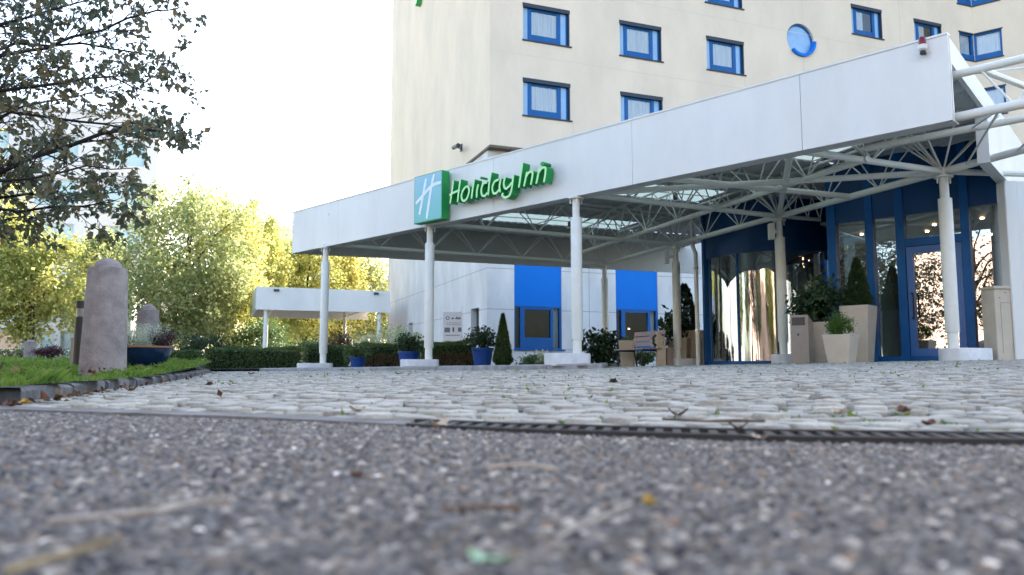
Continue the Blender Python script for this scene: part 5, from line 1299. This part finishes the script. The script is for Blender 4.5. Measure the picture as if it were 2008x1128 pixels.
def litter():
    V = []; Fs = []; k = 0; mats = [M_LEAFB, M_LEAFY]
    pts = []
    for i in range(240):
        t = rgk.random()*(len(KL)-5)+1; j = int(t); p = KL[j]+(KL[j+1]-KL[j])*(t-j); s = rgk.choice([-1,1],p=[.45,.55])
        q = p+np.array([.09*s if s > 0 else -.25*rgk.random()-.12, rgk.normal()*.05])+rgk.normal(size=2)*.04; z = gz(*q)+.012 if s > 0 else float(grass_z(np.array(q[0]),np.array(q[1])))+.05
        pts.append((*q,z))
    for i in range(90):
        q = SC[rgk.integers(len(SC))]
        pts.append((q[0]+.05,q[1],gz(q[0],q[1])+.006))
    P = np.array(pts); V, Fa = leaves(P, .032, rgk, .1, .7, None, .4); V[:,2] = np.maximum(V[:,2], ground(V[:,0],V[:,1])+.004)
    o = np_mesh('leaf_litter', V, Fa, M_LEAFB); props(o, 'scattered brown and yellow leaf litter along the kerb and in the sett joints', 'leaf litter', kind='stuff')
litter()
def stick(pts, r, m, label, name='twig', cat='twig'):
    P = [atz(px,py,.012+.003*i%2) for i,(px,py) in enumerate(pts)]; mb = MB(); n = len(P)
    mb.tube(P, [.62*r*(.7+.5*math.sin(2.+i*1.3)**2) for i in range(n)], 8); o = mb.build(name, m, None, True); return props(o, label, cat, 'dry twigs on the asphalt')
stick([(95,1022),(200,1012),(300,1004),(380,985),(455,978)], .0042, M_STICK, 'long pale dry twig on the blurred asphalt at lower left')
stick([(10,1120),(100,1095),(215,1062)], .0042, M_STICK2, 'short yellowish stalk in the lower left corner')
stick([(960,917),(1005,911),(1050,912),(1092,921)], .0032, M_LEAFP, 'thin pale curved stalk on the asphalt just right of the middle')
stick([(868,998),(940,993),(1020,996)], .0032, M_LEAFB, 'reddish brown twig on the asphalt below the middle')
stick([(1090,1055),(1140,1030),(1200,1005),(1240,985)], .0022, M_STICK, 'faint greyish stalk right of the middle near the bottom')
stick([(1300,822),(1380,826),(1440,825),(1500,826)], .005, M_LEAFB, 'thin reddish twig lying across the near setts')
fallen(0,0,.03,M_LEAFG,'small pale green leaf at the bottom edge of the photo',301,P=atz(955,1119,.006),up=.15)
fallen(0,0,.02,M_LEAFY,'tiny orange leaf scrap on the asphalt right of the middle',302,P=atz(1275,1000,.01))
fallen(0,0,.02,M_LEAFB,'tiny rust leaf scrap on the asphalt left of the middle',303,P=atz(700,945,.01))

# ------------------------------------------------------------------ light, sky, camera
SUN_AZ, SUN_EL = 24., 31.
w = bpy.data.worlds.new('World'); scene.world = w; w.use_nodes = True; nt = w.node_tree
sky = nt.nodes.new('ShaderNodeTexSky'); sky.sky_type = 'NISHITA'; sky.sun_disc = False
sky.sun_elevation = R(SUN_EL); sky.sun_rotation = R(SUN_AZ); sky.air_density = 1.0; sky.dust_density = 2.5; sky.ozone_density = .2
bg = nt.nodes['Background']; bg.inputs['Strength'].default_value = .14
nt.links.new(sky.outputs[0], bg.inputs['Color'])
sl = bpy.data.lights.new('sun', 'SUN'); sl.energy = 4.2; sl.angle = R(.53); sl.color = (1,.93,.82)
so = bpy.data.objects.new('sun', sl); COL.objects.link(so)
dv = Vector((math.sin(R(SUN_AZ))*math.cos(R(SUN_EL)), math.cos(R(SUN_AZ))*math.cos(R(SUN_EL)), math.sin(R(SUN_EL))))
so.rotation_euler = dv.to_track_quat('Z','Y').to_euler(); so.location = (0,0,60)
cd = bpy.data.cameras.new('camera'); cam = bpy.data.objects.new('camera', cd); COL.objects.link(cam); scene.camera = cam
cam.location = (0,0,ZC); cam.rotation_euler = (math.pi/2+PITCH, 0, 0)
cd.sensor_width = 36; cd.lens = F/2008*36; cd.clip_start = .02; cd.clip_end = 2000
cd.dof.use_dof = True; cd.dof.focus_distance = 9.; cd.dof.aperture_fstop = 3.6
vs = scene.view_settings; scene.display_settings.display_device = 'sRGB'; vs.view_transform = 'Standard'; vs.look = 'None'; vs.exposure = EXPO; vs.gamma = 1
cy = scene.cycles; cy.max_bounces = 7; cy.diffuse_bounces = 3; cy.glossy_bounces = 4; cy.transparent_max_bounces = 12; cy.transmission_bounces = 4
cy.sample_clamp_indirect = 8; cy.use_denoising = True; cy.caustics_reflective = False; cy.caustics_refractive = False
